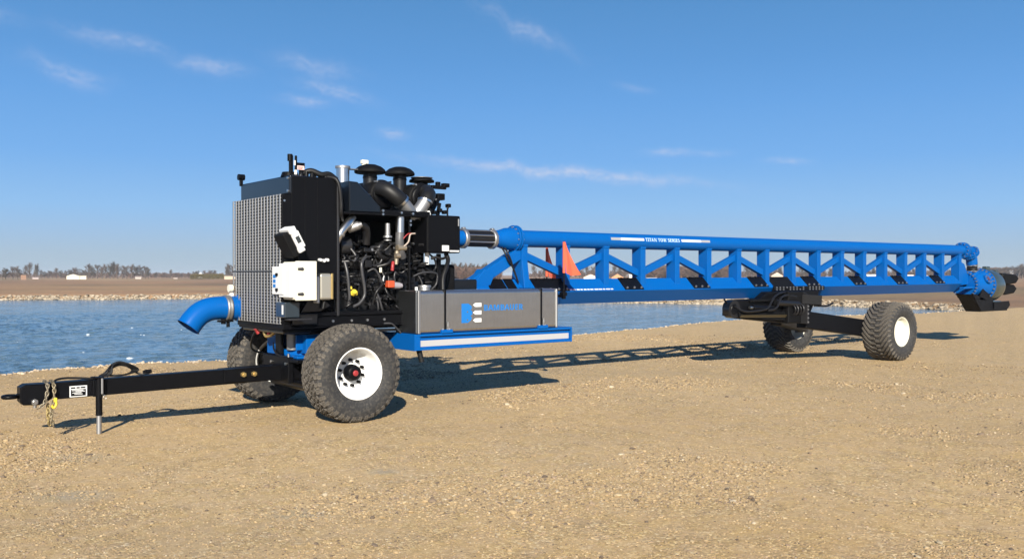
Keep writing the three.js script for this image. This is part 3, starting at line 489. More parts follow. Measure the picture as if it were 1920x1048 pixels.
// engine and everything bolted to it
{
  const E = group('engine', T);
  mesh('engine_block', [box(.12, 1.22, 1.22, 1.78, -.55, .22, .03), box(.05, .14, 1.25, 2.2, -.5, .2, .03)], M.cast, E);
  mesh('cylinder_head', [box(.15, 1.2, 1.78, 2.02, -.5, .20, .02), ...[0, 1, 2, 3, 4, 5].map((k) => box(.18 + k * .17, .32 + k * .17, 2.02, 2.10, -.35, .15, .03))], M.cast, E);
  mesh('flywheel_housing', [alongX(lathe([[.1, 0], [.38, 0], [.40, .03], [.40, .14], [.36, .17], [.1, .17]], 40), 1.22, 1.56, -.16)], M.cast, E);
  mesh('gearbox', [box(1.22, 1.98, 1.25, 1.86, -.5, .22, .04), box(1.15, 1.52, 1.8, 2.46, -.7, .15, .03)], M.matt, E);
  for (let k = 0; k < 6; k++) mesh('injector', [cyl([.22 + k * .16, 1.84, .2], [.22 + k * .16, 1.98, .26], .022, .018, 10), cyl([.22 + k * .16, 1.97, .25], [.22 + k * .16, 2.02, .26], .028, .028, 6)], M.iron, E);
  for (let k = 0; k < 7; k++) mesh('block_rib', box(.16 + k * .15, .19 + k * .15, 1.28, 1.70, .215, .25, .008), M.cast, E);
  for (let k = 0; k < 3; k++) mesh('core_plug', cyl([.3 + k * .3, 1.45, .22], [.3 + k * .3, 1.45, .245], .05, .045, 18), M.iron, E);
  mesh('oil_pan', [box(.2, 1.2, 1.10, 1.22, -.45, .25, .03)], M.cast, E);
  for (let k = 0; k < 9; k++) mesh('oil_pan_bolt', cyl([.25 + k * .105, 1.24, .24], [.25 + k * .105, 1.24, .275], .014, .014, 6), M.iron, E);
  mesh('alternator', [alongX(lathe([[.02, 0], [.10, .01], [.115, .03], [.115, .16], [.10, .18], [.02, .18]], 28), .12, 2.08, .30), alongX(lathe([[.02, -.05], [.06, -.05], [.06, -.02], [.05, -.02], [.05, -.01], [.02, -.01]], 24), .12, 2.08, .30)], M.iron, E);
  for (let k = 0; k < 6; k++) { const a = k / 6 * 6.28; mesh('pulley_spoke', cyl([.62 + .04 * Math.cos(a), 1.95 + .04 * Math.sin(a), .36], [.62 + .11 * Math.cos(a), 1.95 + .11 * Math.sin(a), .36], .012), M.iron, E); }
  mesh('pulley', new THREE.TorusGeometry(.12, .018, 10, 32).translate(.62, 1.95, .36), M.iron, E);
  mesh('turbocharger', [new THREE.TorusGeometry(.085, .05, 12, 24).translate(.78, 2.02, .34), cyl([.78, 2.02, .28], [.78, 2.02, .44], .06, .05, 20)], M.cast, E);
  mesh('fuel_filter', [cyl([.88, 1.40, .34], [.88, 1.62, .34], .05, .05, 20), cyl([.88, 1.62, .34], [.88, 1.67, .34], .056, .056, 20)], M.hose, E);
  mesh('fuel_filter', [cyl([1.01, 1.40, .34], [1.01, 1.62, .34], .05, .05, 20), cyl([1.01, 1.62, .34], [1.01, 1.67, .34], .056, .056, 20)], M.black, E);
  mesh('oil_filler_cap', [cyl([.245, 1.49, .50], [.245, 1.515, .54], .038, .032, 10), box(.19, .30, 1.465, 1.52, .50, .525, .012), cyl([.225, 1.54, .48], [.22, 1.575, .48], .022, .02, 10)], M.yellow, T);
  mesh('starter_solenoid', [box(.70, .80, 1.555, 1.645, .49, .58, .015)], M.orange, T);
  mesh('starter_motor', [cyl([.80, 1.585, .52], [.90, 1.58, .52], .048, .04, 20), cyl([.90, 1.58, .52], [.93, 1.58, .52], .03, .03, 12)], pm([.36, .33, .35], .45, .3), T);
  mesh('starter_lead', tube([[.83, 1.625, .53], [.81, 1.70, .54], [.835, 1.755, .53], [.865, 1.73, .51]], .011, 20, 8), M.hoseGrey, T);
  mesh('starter_lead', tube([[.67, 1.60, .53], [.655, 1.66, .53], [.68, 1.705, .51]], .008, 16, 8), M.plastic, T);
  mesh('starter_lead', tube([[.735, 1.645, .53], [.735, 1.70, .52]], .008, 8, 8), M.hoseGrey, T);
  mesh('plastic_tie', box(.60, .635, 1.745, 1.81, .52, .54, .008), M.cream, T);
  mesh('red_handle', [tube([[.80, 1.88, .53], [.78, 1.83, .55], [.775, 1.77, .55]], .022, 12, 8)], M.red, T);
  mesh('brass_valve', [cyl([.86, 1.85, .50], [.875, 2.02, .50], .026, .03, 14), cyl([.84, 1.96, .52], [.90, 1.96, .52], .036, .036, 6), cyl([.875, 2.06, .50], [1.0, 2.065, .50], .04, .04, 16)], pm([.36, .30, .22], .4, .7), T);
  mesh('valve_lever', [tube([[.92, 2.10, .5], [.95, 2.17, .52], [1.02, 2.24, .53], [1.08, 2.25, .53]], .008, 16, 8)], M.red, T);
  mesh('valve_tube', [tube([[.96, 2.08, .53], [1.02, 2.14, .54], [1.05, 2.235, .54], [1.12, 2.25, .54]], .011, 16, 8)], pm([.32, .26, .22], .5), T);
  // silver charge-air pipes
  mesh('charge_air_pipe', [tube([[.0, 2.10, .50], [.06, 2.22, .52], [.17, 2.34, .5], [.27, 2.43, .44]], .052, 24, 18)], M.steel, T);
  mesh('pipe_clamp', [cyl([.055, 2.20, .515], [.075, 2.225, .515], .058, .058, 20)], M.zinc, T);
  mesh('pipe_flange', [cyl([.22, 2.28, .42], [.33, 2.33, .50], .052, .056, 20), cyl([.33, 2.33, .50], [.36, 2.345, .52], .045, .03, 16)], M.zinc, T);
  mesh('charge_air_elbow', tube([[.36, 2.34, .48], [.44, 2.30, .46], [.48, 2.2, .42], [.48, 2.1, .4]], .05, 20, 14), M.hose, T);
  mesh('intake_down_pipe', [cyl([.93, 2.24, .48], [.935, 2.46, .48], .055, .055, 22)], M.steel, T);
  mesh('intake_down_hose', [tube([[.93, 2.26, .48], [.925, 2.14, .48], [.95, 2.02, .46], [1.0, 1.95, .42]], .056, 20, 16)], pm([.10, .10, .105], .45, .3), T);
  mesh('breather', [cyl([.76, 2.22, .46], [.76, 2.37, .46], .034, .03, 16), cyl([.76, 2.19, .46], [.76, 2.215, .46], .06, .055, 20), cyl([.76, 2.15, .46], [.76, 2.165, .46], .05, .05, 20)], M.zinc, T);
  mesh('support_post', [box(1.06, 1.09, 1.28, 2.46, .46, .49)], M.black, T);
  mesh('support_post', [box(1.60, 1.66, 1.30, 2.0, .30, .34)], M.black, T);
  for (const y of [2.36, 2.41]) mesh('post_bolt', cyl([1.075, y, .49], [1.075, y, .51], .016, .016, 6), M.steel, T);
  // looms and hoses in front of the block
  const h = (mat, r, ...p) => mesh('hose', tube(p, r, 28, 8), mat, T);
  h(M.hoseGrey, .020, [.155, 1.87, .46], [.165, 1.75, .5], [.18, 1.58, .51], [.19, 1.42, .51], [.18, 1.33, .49]);
  h(M.hoseGrey, .017, [.14, 1.88, .42], [.20, 1.885, .46], [.28, 1.895, .48], [.30, 1.96, .46], [.26, 2.04, .42]);
  h(M.hoseGrey, .021, [.50, 1.94, .42], [.42, 1.93, .48], [.355, 1.86, .52], [.36, 1.72, .53], [.39, 1.55, .53], [.385, 1.45, .53], [.31, 1.36, .53], [.24, 1.33, .52]);
  h(M.hose, .018, [.52, 1.35, .5], [.55, 1.5, .54], [.62, 1.58, .54], [.68, 1.66, .52], [.66, 1.8, .45]);
  h(M.hoseGrey, .013, [.56, 1.50, .53], [.60, 1.40, .54], [.63, 1.30, .54], [.65, 1.27, .53]);
  h(M.hoseGrey, .013, [.57, 1.48, .50], [.58, 1.38, .52], [.59, 1.30, .52], [.60, 1.27, .5]);
  h(M.hose, .014, [.70, 1.55, .5], [.72, 1.48, .53], [.80, 1.42, .53], [.88, 1.40, .5]);
  h(M.hose, .024, [.62, 1.82, .44], [.74, 1.86, .5], [.82, 1.92, .48], [.90, 1.93, .44], [1.02, 1.93, .4]);
  h(M.hoseGrey, .013, [.45, 1.76, .5], [.53, 1.79, .52], [.60, 1.70, .53], [.64, 1.62, .52]);
  h(M.hose, .016, [1.20, 1.72, .48], [1.24, 1.60, .52], [1.2, 1.46, .52], [1.14, 1.38, .5]);
  h(M.hoseGrey, .012, [1.12, 1.70, .5], [1.24, 1.745, .52], [1.44, 1.745, .5], [1.50, 1.72, .48], [1.50, 1.60, .46], [1.42, 1.52, .46]);
  h(M.hose, .014, [1.42, 2.0, .40], [1.50, 1.92, .42], [1.52, 1.82, .42], [1.46, 1.76, .42], [1.38, 1.8, .4]);
  h(M.rubber, .030, [1.66, 2.0, .45], [1.66, 1.92, .5], [1.58, 1.82, .58], [1.50, 1.68, .62], [1.47, 1.52, .66]);
  h(M.rubber, .018, [1.66, 1.96, .48], [1.56, 1.93, .5], [1.48, 1.95, .48], [1.42, 1.93, .46]);
  for (let k = 0; k < 120; k++) {
    const x = rr(.12, 1.35), y = rr(1.3, 2.15), z = rr(.28, .46), t = rnd(), mt = rnd() < .6 ? M.hose : rnd() < .6 ? M.cast : M.iron;
    if (t < .42) { const d = V(rr(-1, 1), rr(-1, .6), rr(-.2, .4)).multiplyScalar(rr(.1, .22)); mesh('hose', tube([[x, y, z], [x + d.x * .3 + rr(-.06, .06), y + d.y * .3, z + .07], [x + d.x * .8, y + d.y * .7 + rr(-.05, .05), z + .05], [x + d.x, y + d.y, z - .03]], rr(.007, .016), 18, 6), mt, T); }
    else if (t < .62) mesh('fitting', [cyl([x, y, z - .08], [x, y, z + .03], rr(.012, .026), rr(.012, .022), rnd() < .5 ? 6 : 14)], rnd() < .12 ? M.zinc : mt, T);
    else if (t < .82) mesh('bracket', box(x, x + rr(.03, .12), y, y + rr(.03, .10), z - .06, z + rr(.0, .03), .008), mt, T);
    else mesh('sensor', [cyl([x, y, z], [x + .04, y + .01, z + .04], .018, .016, 12), cyl([x + .04, y + .01, z + .04], [x + .06, y + .012, z + .06], .011, .011, 8)], mt, T);
  }
  for (const [x, y] of [[.535, 1.42], [.56, 1.415], [.61, 1.42], [.70, 1.415], [.50, 1.62], [.52, 1.66], [.36, 1.88], [.13, 1.45], [.3, 1.6], [.47, 1.57]]) mesh('fitting', [cyl([x, y, .46], [x, y, .535], .016, .014, 6)], rnd() < .3 ? M.hoseGrey : M.iron, T);
}
// air cleaners, exhaust stub, control cabinet
{
  mesh('exhaust_pipe', [cyl([.45, 2.70, ZC], [.45, 3.10, ZC], .086, .086, 32)], M.steel, T);
  mesh('exhaust_flange', [cyl([.45, 3.10, ZC], [.45, 3.13, ZC], .098, .098, 32), box(.50, .72, 3.09, 3.105, ZC - .04, ZC + .04)], M.zinc, T);
  const cap = (x, z, yb, yt, s) => {
    const k = group('rain_cap', T);
    mesh('dome', [lathe([[.001, .125], [.08, .118], [.15, .092], [.195, .055], [.208, .03], [.206, .008], [.19, .0], [.085, .01]], 40).scale(s, s, s).translate(x, yt - .125 * s, z)], M.matt, k);
    mesh('neck', [cyl([x, yb, z], [x, yt - .1 * s, z], .092 * s, .092 * s, 28)], M.hose, k);
    mesh('neck_band', [cyl([x, yt - .19 * s, z], [x, yt - .165 * s, z], .097 * s, .097 * s, 28)], M.black, k);
  };
  cap(.853, ZC, 2.83, 3.185, 1.0); cap(1.312, ZC, 2.80, 3.185, .98);
  mesh('cap_beacon', [cyl([.90, 3.15, ZC - .25], [.90, 3.24, ZC - .25], .03, .03, 12), box(.86, .96, 3.215, 3.27, ZC - .28, ZC - .22, .01)], M.cream, T);
  // canisters lie along Z with their caps on top; elbows drop into the silver Y pipe
  for (const [x, y, r] of [[.90, 2.76, .20], [1.50, 2.74, .215]]) {
    const k = group('air_cleaner', T);
    mesh('canister', [alongZ(lathe([[.001, 0], [r * .8, 0], [r, .03], [r, .55], [r * 1.03, .56], [r * 1.03, .6], [r * .95, .62], [r * .9, .66], [.001, .67]], 40), x, y, -.52)], M.matt, k);
    mesh('end_cover', [alongZ(lathe([[r * .86, 0], [r * .80, .03], [r * .5, .035], [r * .46, .02], [.001, .02]], 40), x, y, .145)], M.black, k);
    for (let a = 0; a < 6; a++) mesh('latch', [cyl([x + r * Math.cos(a * 1.05), y + r * Math.sin(a * 1.05), .06], [x + r * Math.cos(a * 1.05), y + r * Math.sin(a * 1.05), .14], .014, .014, 8)], a % 2 ? M.iron : M.zinc, k);
  }
  mesh('third_cap', [cyl([1.665, 2.72, ZC], [1.665, 3.0, ZC], .085, .085, 24), lathe([[.001, .06], [.12, .055], [.17, .03], [.175, .0], [.08, .0]], 36).translate(1.665, 2.995, ZC)], M.matt, T);
  mesh('third_cap_rim', lathe([[.10, .002], [.150, .004], [.152, .016], [.10, .014]], 36).translate(1.665, 3.045, ZC), M.zinc, T);
  mesh('intake_elbow', [tube([[.80, 2.84, .18], [.86, 2.80, .30], [.95, 2.72, .36], [1.03, 2.66, .36]], .105, 28, 22)], M.rubber, T);
  mesh('intake_elbow', [tube([[1.52, 2.84, .16], [1.50, 2.79, .28], [1.44, 2.74, .34], [1.385, 2.67, .36]], .095, 24, 22)], M.rubber, T);
  mesh('hose_clamp', [cyl([1.015, 2.673, .36], [1.035, 2.655, .36], .112, .112, 28)], M.steel, T);
  mesh('hose_clamp', [cyl([1.395, 2.70, .355], [1.385, 2.675, .357], .102, .102, 28)], M.steel, T);
  mesh('intake_y_pipe', [tube([[1.03, 2.66, .36], [1.12, 2.575, .355], [1.20, 2.49, .34], [1.21, 2.44, .34]], .09, 18, 22), tube([[1.385, 2.68, .36], [1.33, 2.60, .355], [1.27, 2.52, .345], [1.24, 2.45, .34]], .088, 18, 22)], M.zinc, T);
  mesh('bracket_arm', [box(1.72, 1.96, 2.90, 2.95, -.02, .03, .008), box(1.90, 2.0, 2.93, 2.985, -.03, .05, .008), box(1.80, 1.86, 2.94, 3.0, -.02, .03, .006)], M.black, T);
  mesh('bracket_arm', [bar([1.55, 2.50, .2], [1.80, 2.80, .1], .05, .05), box(1.74, 1.86, 2.74, 2.83, .05, .14, .01), bar([1.60, 2.50, .34], [1.66, 2.68, .3], .04, .04)], M.black, T);
  for (const [x, y] of [[1.42, 2.54], [1.58, 2.55], [1.72, 2.62], [1.5, 2.52], [1.66, 2.53]]) mesh('bracket_clip', [box(x, x + .05, y, y + .05, .34, .42, .01)], rnd() < .25 ? M.plastic : M.black, T);
  const K = group('control_cabinet', T);
  mesh('cabinet_body', [box(1.292, 1.812, 2.006, 2.50, .18, .555, .012)], M.black, K);
  mesh('cabinet_door', [box(1.300, 1.806, 2.012, 2.494, .555, .572, .008)], M.black, K);
  mesh('door_handle', [box(1.765, 1.785, 2.36, 2.46, .572, .590, .005)], M.zinc, K);
  mesh('hinge', [cyl([1.298, 2.1, .57], [1.298, 2.16, .57], .008)], M.black, K);
  mesh('hinge', [cyl([1.298, 2.35, .57], [1.298, 2.41, .57], .008)], M.black, K);
  mesh('white_label', [box(1.515, 1.625, 2.03, 2.105, .5725, .575, .001)], M.plastic, K);
  mesh('white_label', [box(1.635, 1.79, 2.022, 2.042, .5725, .575, .001)], M.plastic, K);
  mesh('antenna', [cyl([1.72, 2.50, .40], [1.72, 2.61, .40], .012), cyl([1.72, 2.60, .4], [1.745, 2.66, .4], .014)], M.black, T);
  mesh('cabinet_dome', [cyl([1.42, 2.50, .40], [1.42, 2.56, .40], .035, .02, 14)], M.plastic, T);
  mesh('cabinet_conduit', [cyl([1.38, 1.85, .42], [1.38, 2.01, .42], .028, .028, 14)], M.plastic, T);
}
// fuel tank on its tray
{
  const F = group('fuel_tank', T);
  mesh('tank_shell', [box(.935, 3.245, .978, 1.522, .40, .878, .045, 4)], M.tank, F);
  mesh('end_cap', [box(.913, .955, .976, 1.526, .392, .884, .02, 2)], pm([.17, .18, .19], .3, .95), F);
  mesh('corner_flange', [box(.948, .985, .979, 1.523, .862, .884, .008, 2)], M.zinc, F);
  mesh('end_cap', [box(3.228, 3.268, .976, 1.526, .392, .884, .02, 2)], M.zinc, F);
  mesh('filler_neck', [cyl([1.20, 1.515, .64], [1.20, 1.56, .64], .075, .075, 24), cyl([1.20, 1.56, .64], [1.20, 1.585, .64], .086, .082, 24)], M.zinc, F);
  mesh('vent_cap', [cyl([1.0, 1.52, .76], [1.0, 1.565, .76], .02, .02, 12)], M.plastic, F);
  for (const x of [1.335, 2.94]) {
    const s = group('tank_strap', T);
    mesh('band', [box(x + .008, x + .034, .985, 1.530, .880, .886, .002), box(x + .008, x + .034, 1.524, 1.531, .40, .884, .002)], M.black, s);
    mesh('tension_rod', [cyl([x + .055, 1.0, .892], [x + .055, 1.12, .892], .008), cyl([x + .055, 1.06, .892], [x + .055, 1.10, .892], .016, .016, 6)], M.steel, s);
    mesh('strap_bracket', [box(x - .04, x + .13, .975, 1.022, .845, .90, .006)], M.blue, s);
    for (const d of [-.01, .09]) mesh('bracket_bolt', cyl([x + d, 1.02, .88], [x + d, 1.035, .88], .013, .013, 6), M.steel, s);
  }
  const Y = group('tank_tray', T);
  mesh('web', [box(.915, 3.52, .785, .965, .828, .842, .003)], M.blue, Y);
  mesh('top_flange', [box(.905, 3.526, .945, .974, .20, .882, .005)], M.blue, Y);
  mesh('bottom_flange', [box(.905, 3.526, .772, .800, .70, .882, .005)], M.blue, Y);
  mesh('end_plate', [box(.896, .916, .768, .978, .0, .884, .004), box(.914, .985, .796, .95, .838, .880, .003)], M.blue, Y);
  mesh('end_plate', [box(3.512, 3.532, .768, .978, .35, .884, .004)], M.blue, Y);
  mesh('drain_spout', [cyl([1.02, .785, .78], [1.055, .62, .80], .036, .034, 14)], M.rubber, Y);
  mesh('metal_strip', box(.985, 3.50, .815, .892, .840, .8455, .002), pm([.50, .50, .51], .3, .35), Y);
  // emblem and name on the tank
  const b = new THREE.Shape([[0, 0], [.10, 0], [.15, .03], [.165, .065], [.14, .09], [.165, .10], [.175, .125], [.165, .155], [.14, .165], [.165, .185], [.16, .215], [.11, .25], [0, .25]].map((p) => new THREE.Vector2(...p)));
  mesh('emblem_letter', new THREE.ExtrudeGeometry(b, { depth: .002, bevelEnabled: false }).translate(1.612, 1.095, .8785), M.logoBlue, T);
  for (const y of [0, .1, .2]) { const s = new THREE.Shape([[0, .025], [.035, 0], [.135, 0], [.135, .05], [.035, .05]].map((p) => new THREE.Vector2(...p))); mesh('emblem_bar', new THREE.ExtrudeGeometry(s, { depth: .002, bevelEnabled: false }).translate(1.795, 1.10 + y, .8785), M.white, T); }
  for (const y of [1.15, 1.255]) mesh('emblem_mark', new THREE.CircleGeometry(.011, 10).translate(1.705, y - .018, .8815), M.tank, T);
  lettering('tank_lettering', 'BAMBAUER', .66, .078, [1.975, 1.245, .8785], M.logoBlue);
}
// discharge elbow at the front
{
  mesh('discharge_pipe', [cyl([-.55, 1.29, -.78], [-.86, 1.295, -.78], .148, .148, 40)], M.blue, T);
  mesh('discharge_elbow', [tube([[-.84, 1.295, -.78], [-.95, 1.30, -.78], [-1.08, 1.285, -.785], [-1.19, 1.235, -.79], [-1.275, 1.155, -.79], [-1.335, 1.075, -.79]], .146, 40, 40)], M.blue, T);
  mesh('elbow_lip', [new THREE.TorusGeometry(.148, .007, 8, 40).rotateX(Math.PI / 2).rotateZ(-.65).translate(-1.335, 1.076, -.79)], M.blue, T);
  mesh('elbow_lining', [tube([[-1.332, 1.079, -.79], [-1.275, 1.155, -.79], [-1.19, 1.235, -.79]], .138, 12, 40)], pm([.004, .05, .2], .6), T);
  for (const x of [-.855, -.70]) mesh('pipe_coupling', [alongX(lathe([[.147, -.035], [.162, -.035], [.168, -.02], [.162, -.008], [.162, .008], [.168, .02], [.162, .035], [.147, .035]], 44), x, 1.295, -.78)], x < -.8 ? M.zinc : M.blue, T);
  mesh('drain_cock', [cyl([-.92, 1.16, -.72], [-.92, 1.10, -.72], .03), box(-.99, -.80, 1.125, 1.15, -.76, -.68, .008), cyl([-.86, 1.13, -.72], [-.86, 1.06, -.72], .022)], M.black, T);
}
// flexible coupling and boom
const slope = (x) => .0036 * (x - 4);
const PY = (x) => 2.262 + slope(x), CY = (x) => 1.456 + slope(x);
{
  mesh('flexible_coupling', [alongX(lathe([[.118, 0], [.122, .02], [.118, .04], [.123, .06], [.118, .08], [.118, .46], [.122, .48], [.118, .5]], 40), 2.36, 2.24, ZC)], M.rubber, T);
  for (const [y, z] of [[.045, .116], [-.05, .112], [.118, .03], [.0, -.124]]) mesh('coupling_tie_rod', [cyl([2.34, 2.24 + y, ZC + z], [2.92, 2.24 + y, ZC + z], .012, .012, 10)], M.steel, T);
  for (const x of [2.345, 2.86]) mesh('coupling_clamp', [alongX(lathe([[.118, -.03], [.132, -.035], [.145, -.02], [.138, 0], [.145, .02], [.132, .035], [.118, .03]], 44), x + .02, 2.24, ZC), box(x, x + .045, 2.36, 2.40, ZC - .03, ZC + .04)], M.zinc, T);
  mesh('outlet_pipe', [alongX(lathe([[.11, -.9], [.11, .10], [.118, .14]], 40), 2.25, 2.24, ZC)], M.blue, T);
  mesh('reducer', [alongX(lathe([[.118, 0], [.120, .06], [.132, .12], [.162, .22], [.17, .36], [.17, .42]], 48), 2.90, 2.25, ZC)], M.blue, T);
  const flange = (x, y, r, n, name = 'flange') => { const k = group(name, T); for (const d of [-.022, .022]) mesh('ring', [alongX(lathe([[.1, -.016], [r, -.016], [r + .003, -.01], [r + .003, .01], [r, .016], [.1, .016]], 56), x + d, y, ZC)], M.blue, k); for (let i = 0; i < n; i++) { const a = i / n * 6.283 + .1, c = Math.cos(a) * (r - .028), s = Math.sin(a) * (r - .028); mesh('flange_bolt', [cyl([x - .058, y + c, ZC + s], [x + .058, y + c, ZC + s], .013, .013, 6)], M.zinc, k); } };
  flange(3.30, 2.258, .195, 12);
  const B = group('boom_pipe', T);
  mesh('pipe', [orient(new THREE.CylinderGeometry(.128, .128, 13.95, 44, 1), V(3.32, PY(3.32), ZC), V(17.27, PY(17.27), ZC))], M.blue, B);
  const stripeG = (x0, x1, flip) => { // strip between angles 8 and 36 degrees above the horizontal, facing +Z
    const pos = [], uv = [], idx = [], n = 6; for (let j = 0; j <= 1; j++) for (let i = 0; i <= n; i++) { const a = lerp(.10, .44, i / n), x = j ? x1 : x0; pos.push(x, PY(x) + .1305 * Math.sin(a), ZC + .1305 * Math.cos(a)); uv.push(flip ? 1 - j : j, i / n); }
    for (let i = 0; i < n; i++) idx.push(i, i + n + 1, i + 1, i + 1, i + n + 1, i + n + 2);
    const g = new THREE.BufferGeometry(); g.setAttribute('position', new THREE.Float32BufferAttribute(pos, 3)); g.setAttribute('uv', new THREE.Float32BufferAttribute(uv, 2)); g.setIndex(idx); g.computeVertexNormals(); return g; };
  const silver = pm([.60, .61, .63], .35, .1);
  mesh('stripe', stripeG(5.42, 5.97), silver, B); mesh('stripe_end', stripeG(5.20, 5.415), pm([.30, .31, .33], .35, .1), B);
  mesh('stripe', stripeG(6.90, 7.42), silver, B); mesh('stripe_end', stripeG(7.425, 7.66), pm([.30, .31, .33], .35, .1), B);
  const tg = new TextGeometry('TITAN TOW SERIES', { font, size: 1, depth: .002, curveSegments: 3 }); tg.computeBoundingBox(); { const b = tg.boundingBox; tg.translate(-b.min.x, -b.min.y, 0); tg.scale(.85 / (b.max.x - b.min.x), .062 / (b.max.y - b.min.y), 1); const p = tg.attributes.position; for (let i = 0; i < p.count; i++) { const x = 6.005 + p.getX(i), a = .04 + p.getY(i) / .13, r = .1285 + p.getZ(i); p.setXYZ(i, x, PY(x) + r * Math.sin(a), ZC + r * Math.cos(a)); } tg.computeVertexNormals(); }
  mesh('boom_lettering', tg, pm([.36, .50, .66], .5), B);
  // lower chord: square tube standing on edge
  const Ch = group('lower_chord', T);
  const d = .196, s = new THREE.Shape([[0, d], [d, 0], [0, -d], [-d, 0]].map((p) => new THREE.Vector2(...p)));
  const cg = new THREE.ExtrudeGeometry(s, { depth: 14.45, bevelEnabled: true, bevelSize: .006, bevelThickness: .004, bevelOffset: -.006, bevelSegments: 2 }); cg.rotateY(Math.PI / 2); cg.rotateZ(.0036); cg.translate(2.45, CY(2.45), ZC);
  mesh('tube', cg, M.blue, Ch);
  { // small line of white lettering, too small to read
    const gs = []; let x = 4.25; while (x < 5.22) { const w = rr(.03, .085); gs.push(box(-w / 2, w / 2, -.011, .011, -.001, .001, .0004).rotateX(-Math.PI / 4).translate(x + w / 2, CY(x) + .030, ZC + .1684)); x += w + rr(.012, .028); } mesh('small_lettering', gs, M.white, Ch);
  }
  // uprights and diagonals
  const XV = (i) => 3.42 + .8505 * i;
  for (let i = 0; i < 17; i++) {
    const x = XV(i), cy = CY(x), py = PY(x), u = group('upright', T);
    mesh('post', [box(x - .058, x + .058, cy + .02, py - .085, ZC - .105, ZC + .105, .008)], M.blue, u);
    if (i === 0) mesh('gusset', [extr([[-.17, 0], [.17, 0], [.105, .42], [-.105, .42]], -.055, .055).rotateY(Math.PI / 2).translate(x, cy + .06, ZC)], M.blue, u);
    mesh('saddle', [box(x - .06, x + .06, py - .12, py - .085, ZC - .115, ZC + .115, .006)], M.blue, u);
  }
  for (let i = 0; i < 16; i++) {
    const up = i % 2 === 1, x0 = XV(i), x1 = XV(i + 1), lo = .27, hi = .575;
    mesh('diagonal', bar([x0, CY(x0) + (up ? lo : hi), ZC], [x1, CY(x1) + (up ? hi : lo), ZC], .112, .09, .008), M.blue, T);
  }
  mesh('front_brace', [bar([2.45, CY(2.45) + .10, ZC], [3.42, PY(3.42) - .19, ZC], .17, .16, .01)], M.blue, T);
  mesh('front_brace', [extr([[2.42, 1.50], [2.75, 1.50], [2.86, 1.72], [2.68, 1.80]], ZC - .10, ZC + .10)], M.blue, T);
  // black bolted plates on the chord's upper near face
  const onChord = (name, x0, x1, t0, t1, mat, skew = 0, bolts = 0, thick = .012) => { // t along the face from the ridge (0) to the near corner (1)
    const k = group(name, T), L = d * Math.SQRT2, sh = new THREE.Shape([[x0, -t0 * L], [x1, -t0 * L], [x1 + skew, -t1 * L], [x0 + skew, -t1 * L]].map((p) => new THREE.Vector2(...p)));
    const place = (g) => { g.rotateX(-Math.PI / 4); const xm = (x0 + x1) / 2; g.translate(0, CY(xm) + d, ZC); return g; };
    mesh('plate', place(new THREE.ExtrudeGeometry(sh, { depth: thick, bevelEnabled: true, bevelSize: .003, bevelThickness: .003, bevelSegments: 1 })), mat, k);
    if (bolts) for (const t of [t0 + .08, t1 - .10]) for (let b = 0; b < bolts; b++) { const bx = lerp(x0 + .05, x1 - .05, b / (bolts - 1)) + skew * (t - t0) / (t1 - t0); mesh('plate_bolt', place(cyl([bx, -t * L, thick], [bx, -t * L, thick + .022], .020, .018, 6)), t > .5 ? M.zinc : M.black, k); }
  };
  for (const i of [3, 5, 7, 9, 11, 13, 15]) onChord('gusset_plate', XV(i) - .50, XV(i) - .07, .0, .93, M.black, .0, 3);
  onChord('gusset_plate', XV(1) - .62, XV(1) - .02, .0, .95, M.black, 0, 4);
  onChord('chord_clamp', 2.46, 2.50, .0, .9, M.plastic); onChord('chord_clamp', 2.75, 3.05, .0, .95, M.black); onChord('chord_clamp', 3.08, 3.24, .0, .95, M.black); onChord('chord_clamp', 3.6, 3.66, 0, .95, M.black);
  onChord('chord_clamp', XV(7) + .09, XV(8) - .10, .02, .95, M.matt);
  mesh('battery_case', [box(1.95, 2.42, 1.30, 1.655, -.42, .12, .02)], M.blackGloss, T);
  // hoses under the reducer
  for (const k of [0, 1]) mesh('hose', tube([[3.03 + k * .05, 2.12, ZC + .05], [3.04 + k * .05, 2.03, ZC + .12], [3.10 + k * .05, 1.92, ZC + .12], [3.2, 1.82, ZC + .1], [3.30, 1.6, ZC + .1]], .013), M.rubber, T);
}
// flags
function flag(px, py, pz, lean, mat) {
  const k = group('warning_flag', T);
  mesh('staff', [cyl([px, py - .84, pz], [px, py + .01, pz], .012, .010, 8)], M.black, k);
  const pos = [], idx = [], n = 10, m = 6; // cloth hanging from the staff, folded towards its tip
  for (let i = 0; i <= n; i++) for (let j = 0; j <= m; j++) { const t = i / n, u = j / m, w = .02 + .26 * Math.pow(t, 1.2), drop = .08 * t * Math.sin(u * 3); pos.push(px + .008 + u * w, py - .465 * t - .015 * u * t - drop * .35, pz + .045 * Math.sin(u * 5.2 + t * 1.3) * t + lean * u * t); }
  for (let i = 0; i < n; i++) for (let j = 0; j < m; j++) { const a = i * (m + 1) + j; idx.push(a, a + m + 1, a + 1, a + 1, a + m + 1, a + m + 2); }
  const g = new THREE.BufferGeometry(); g.setAttribute('position', new THREE.Float32BufferAttribute(pos, 3)); g.setIndex(idx); g.computeVertexNormals();
  mesh('cloth', g, mat, k);
  mesh('sleeve', [cyl([px, py - .46, pz], [px, py, pz], .022, .020, 10)], mat, k);
  mesh('staff_clamp', [box(px - .04, px + .04, py - .80, py - .74, pz - .06, pz + .03, .008), box(px - .03, px + .02, py - .845, py - .70, pz - .03, pz + .02, .006)], M.black, k);
}
flag(3.79, 2.205, .42, .05, M.flag);
flag(4.345, 2.15, -.62, -.05, M.flag);
mesh('flag_bracket', [bar([3.79, 1.42, .0], [3.79, 1.40, .40], .04, .04), box(3.70, 3.86, 1.36, 1.50, -.02, .03)], M.black, T);
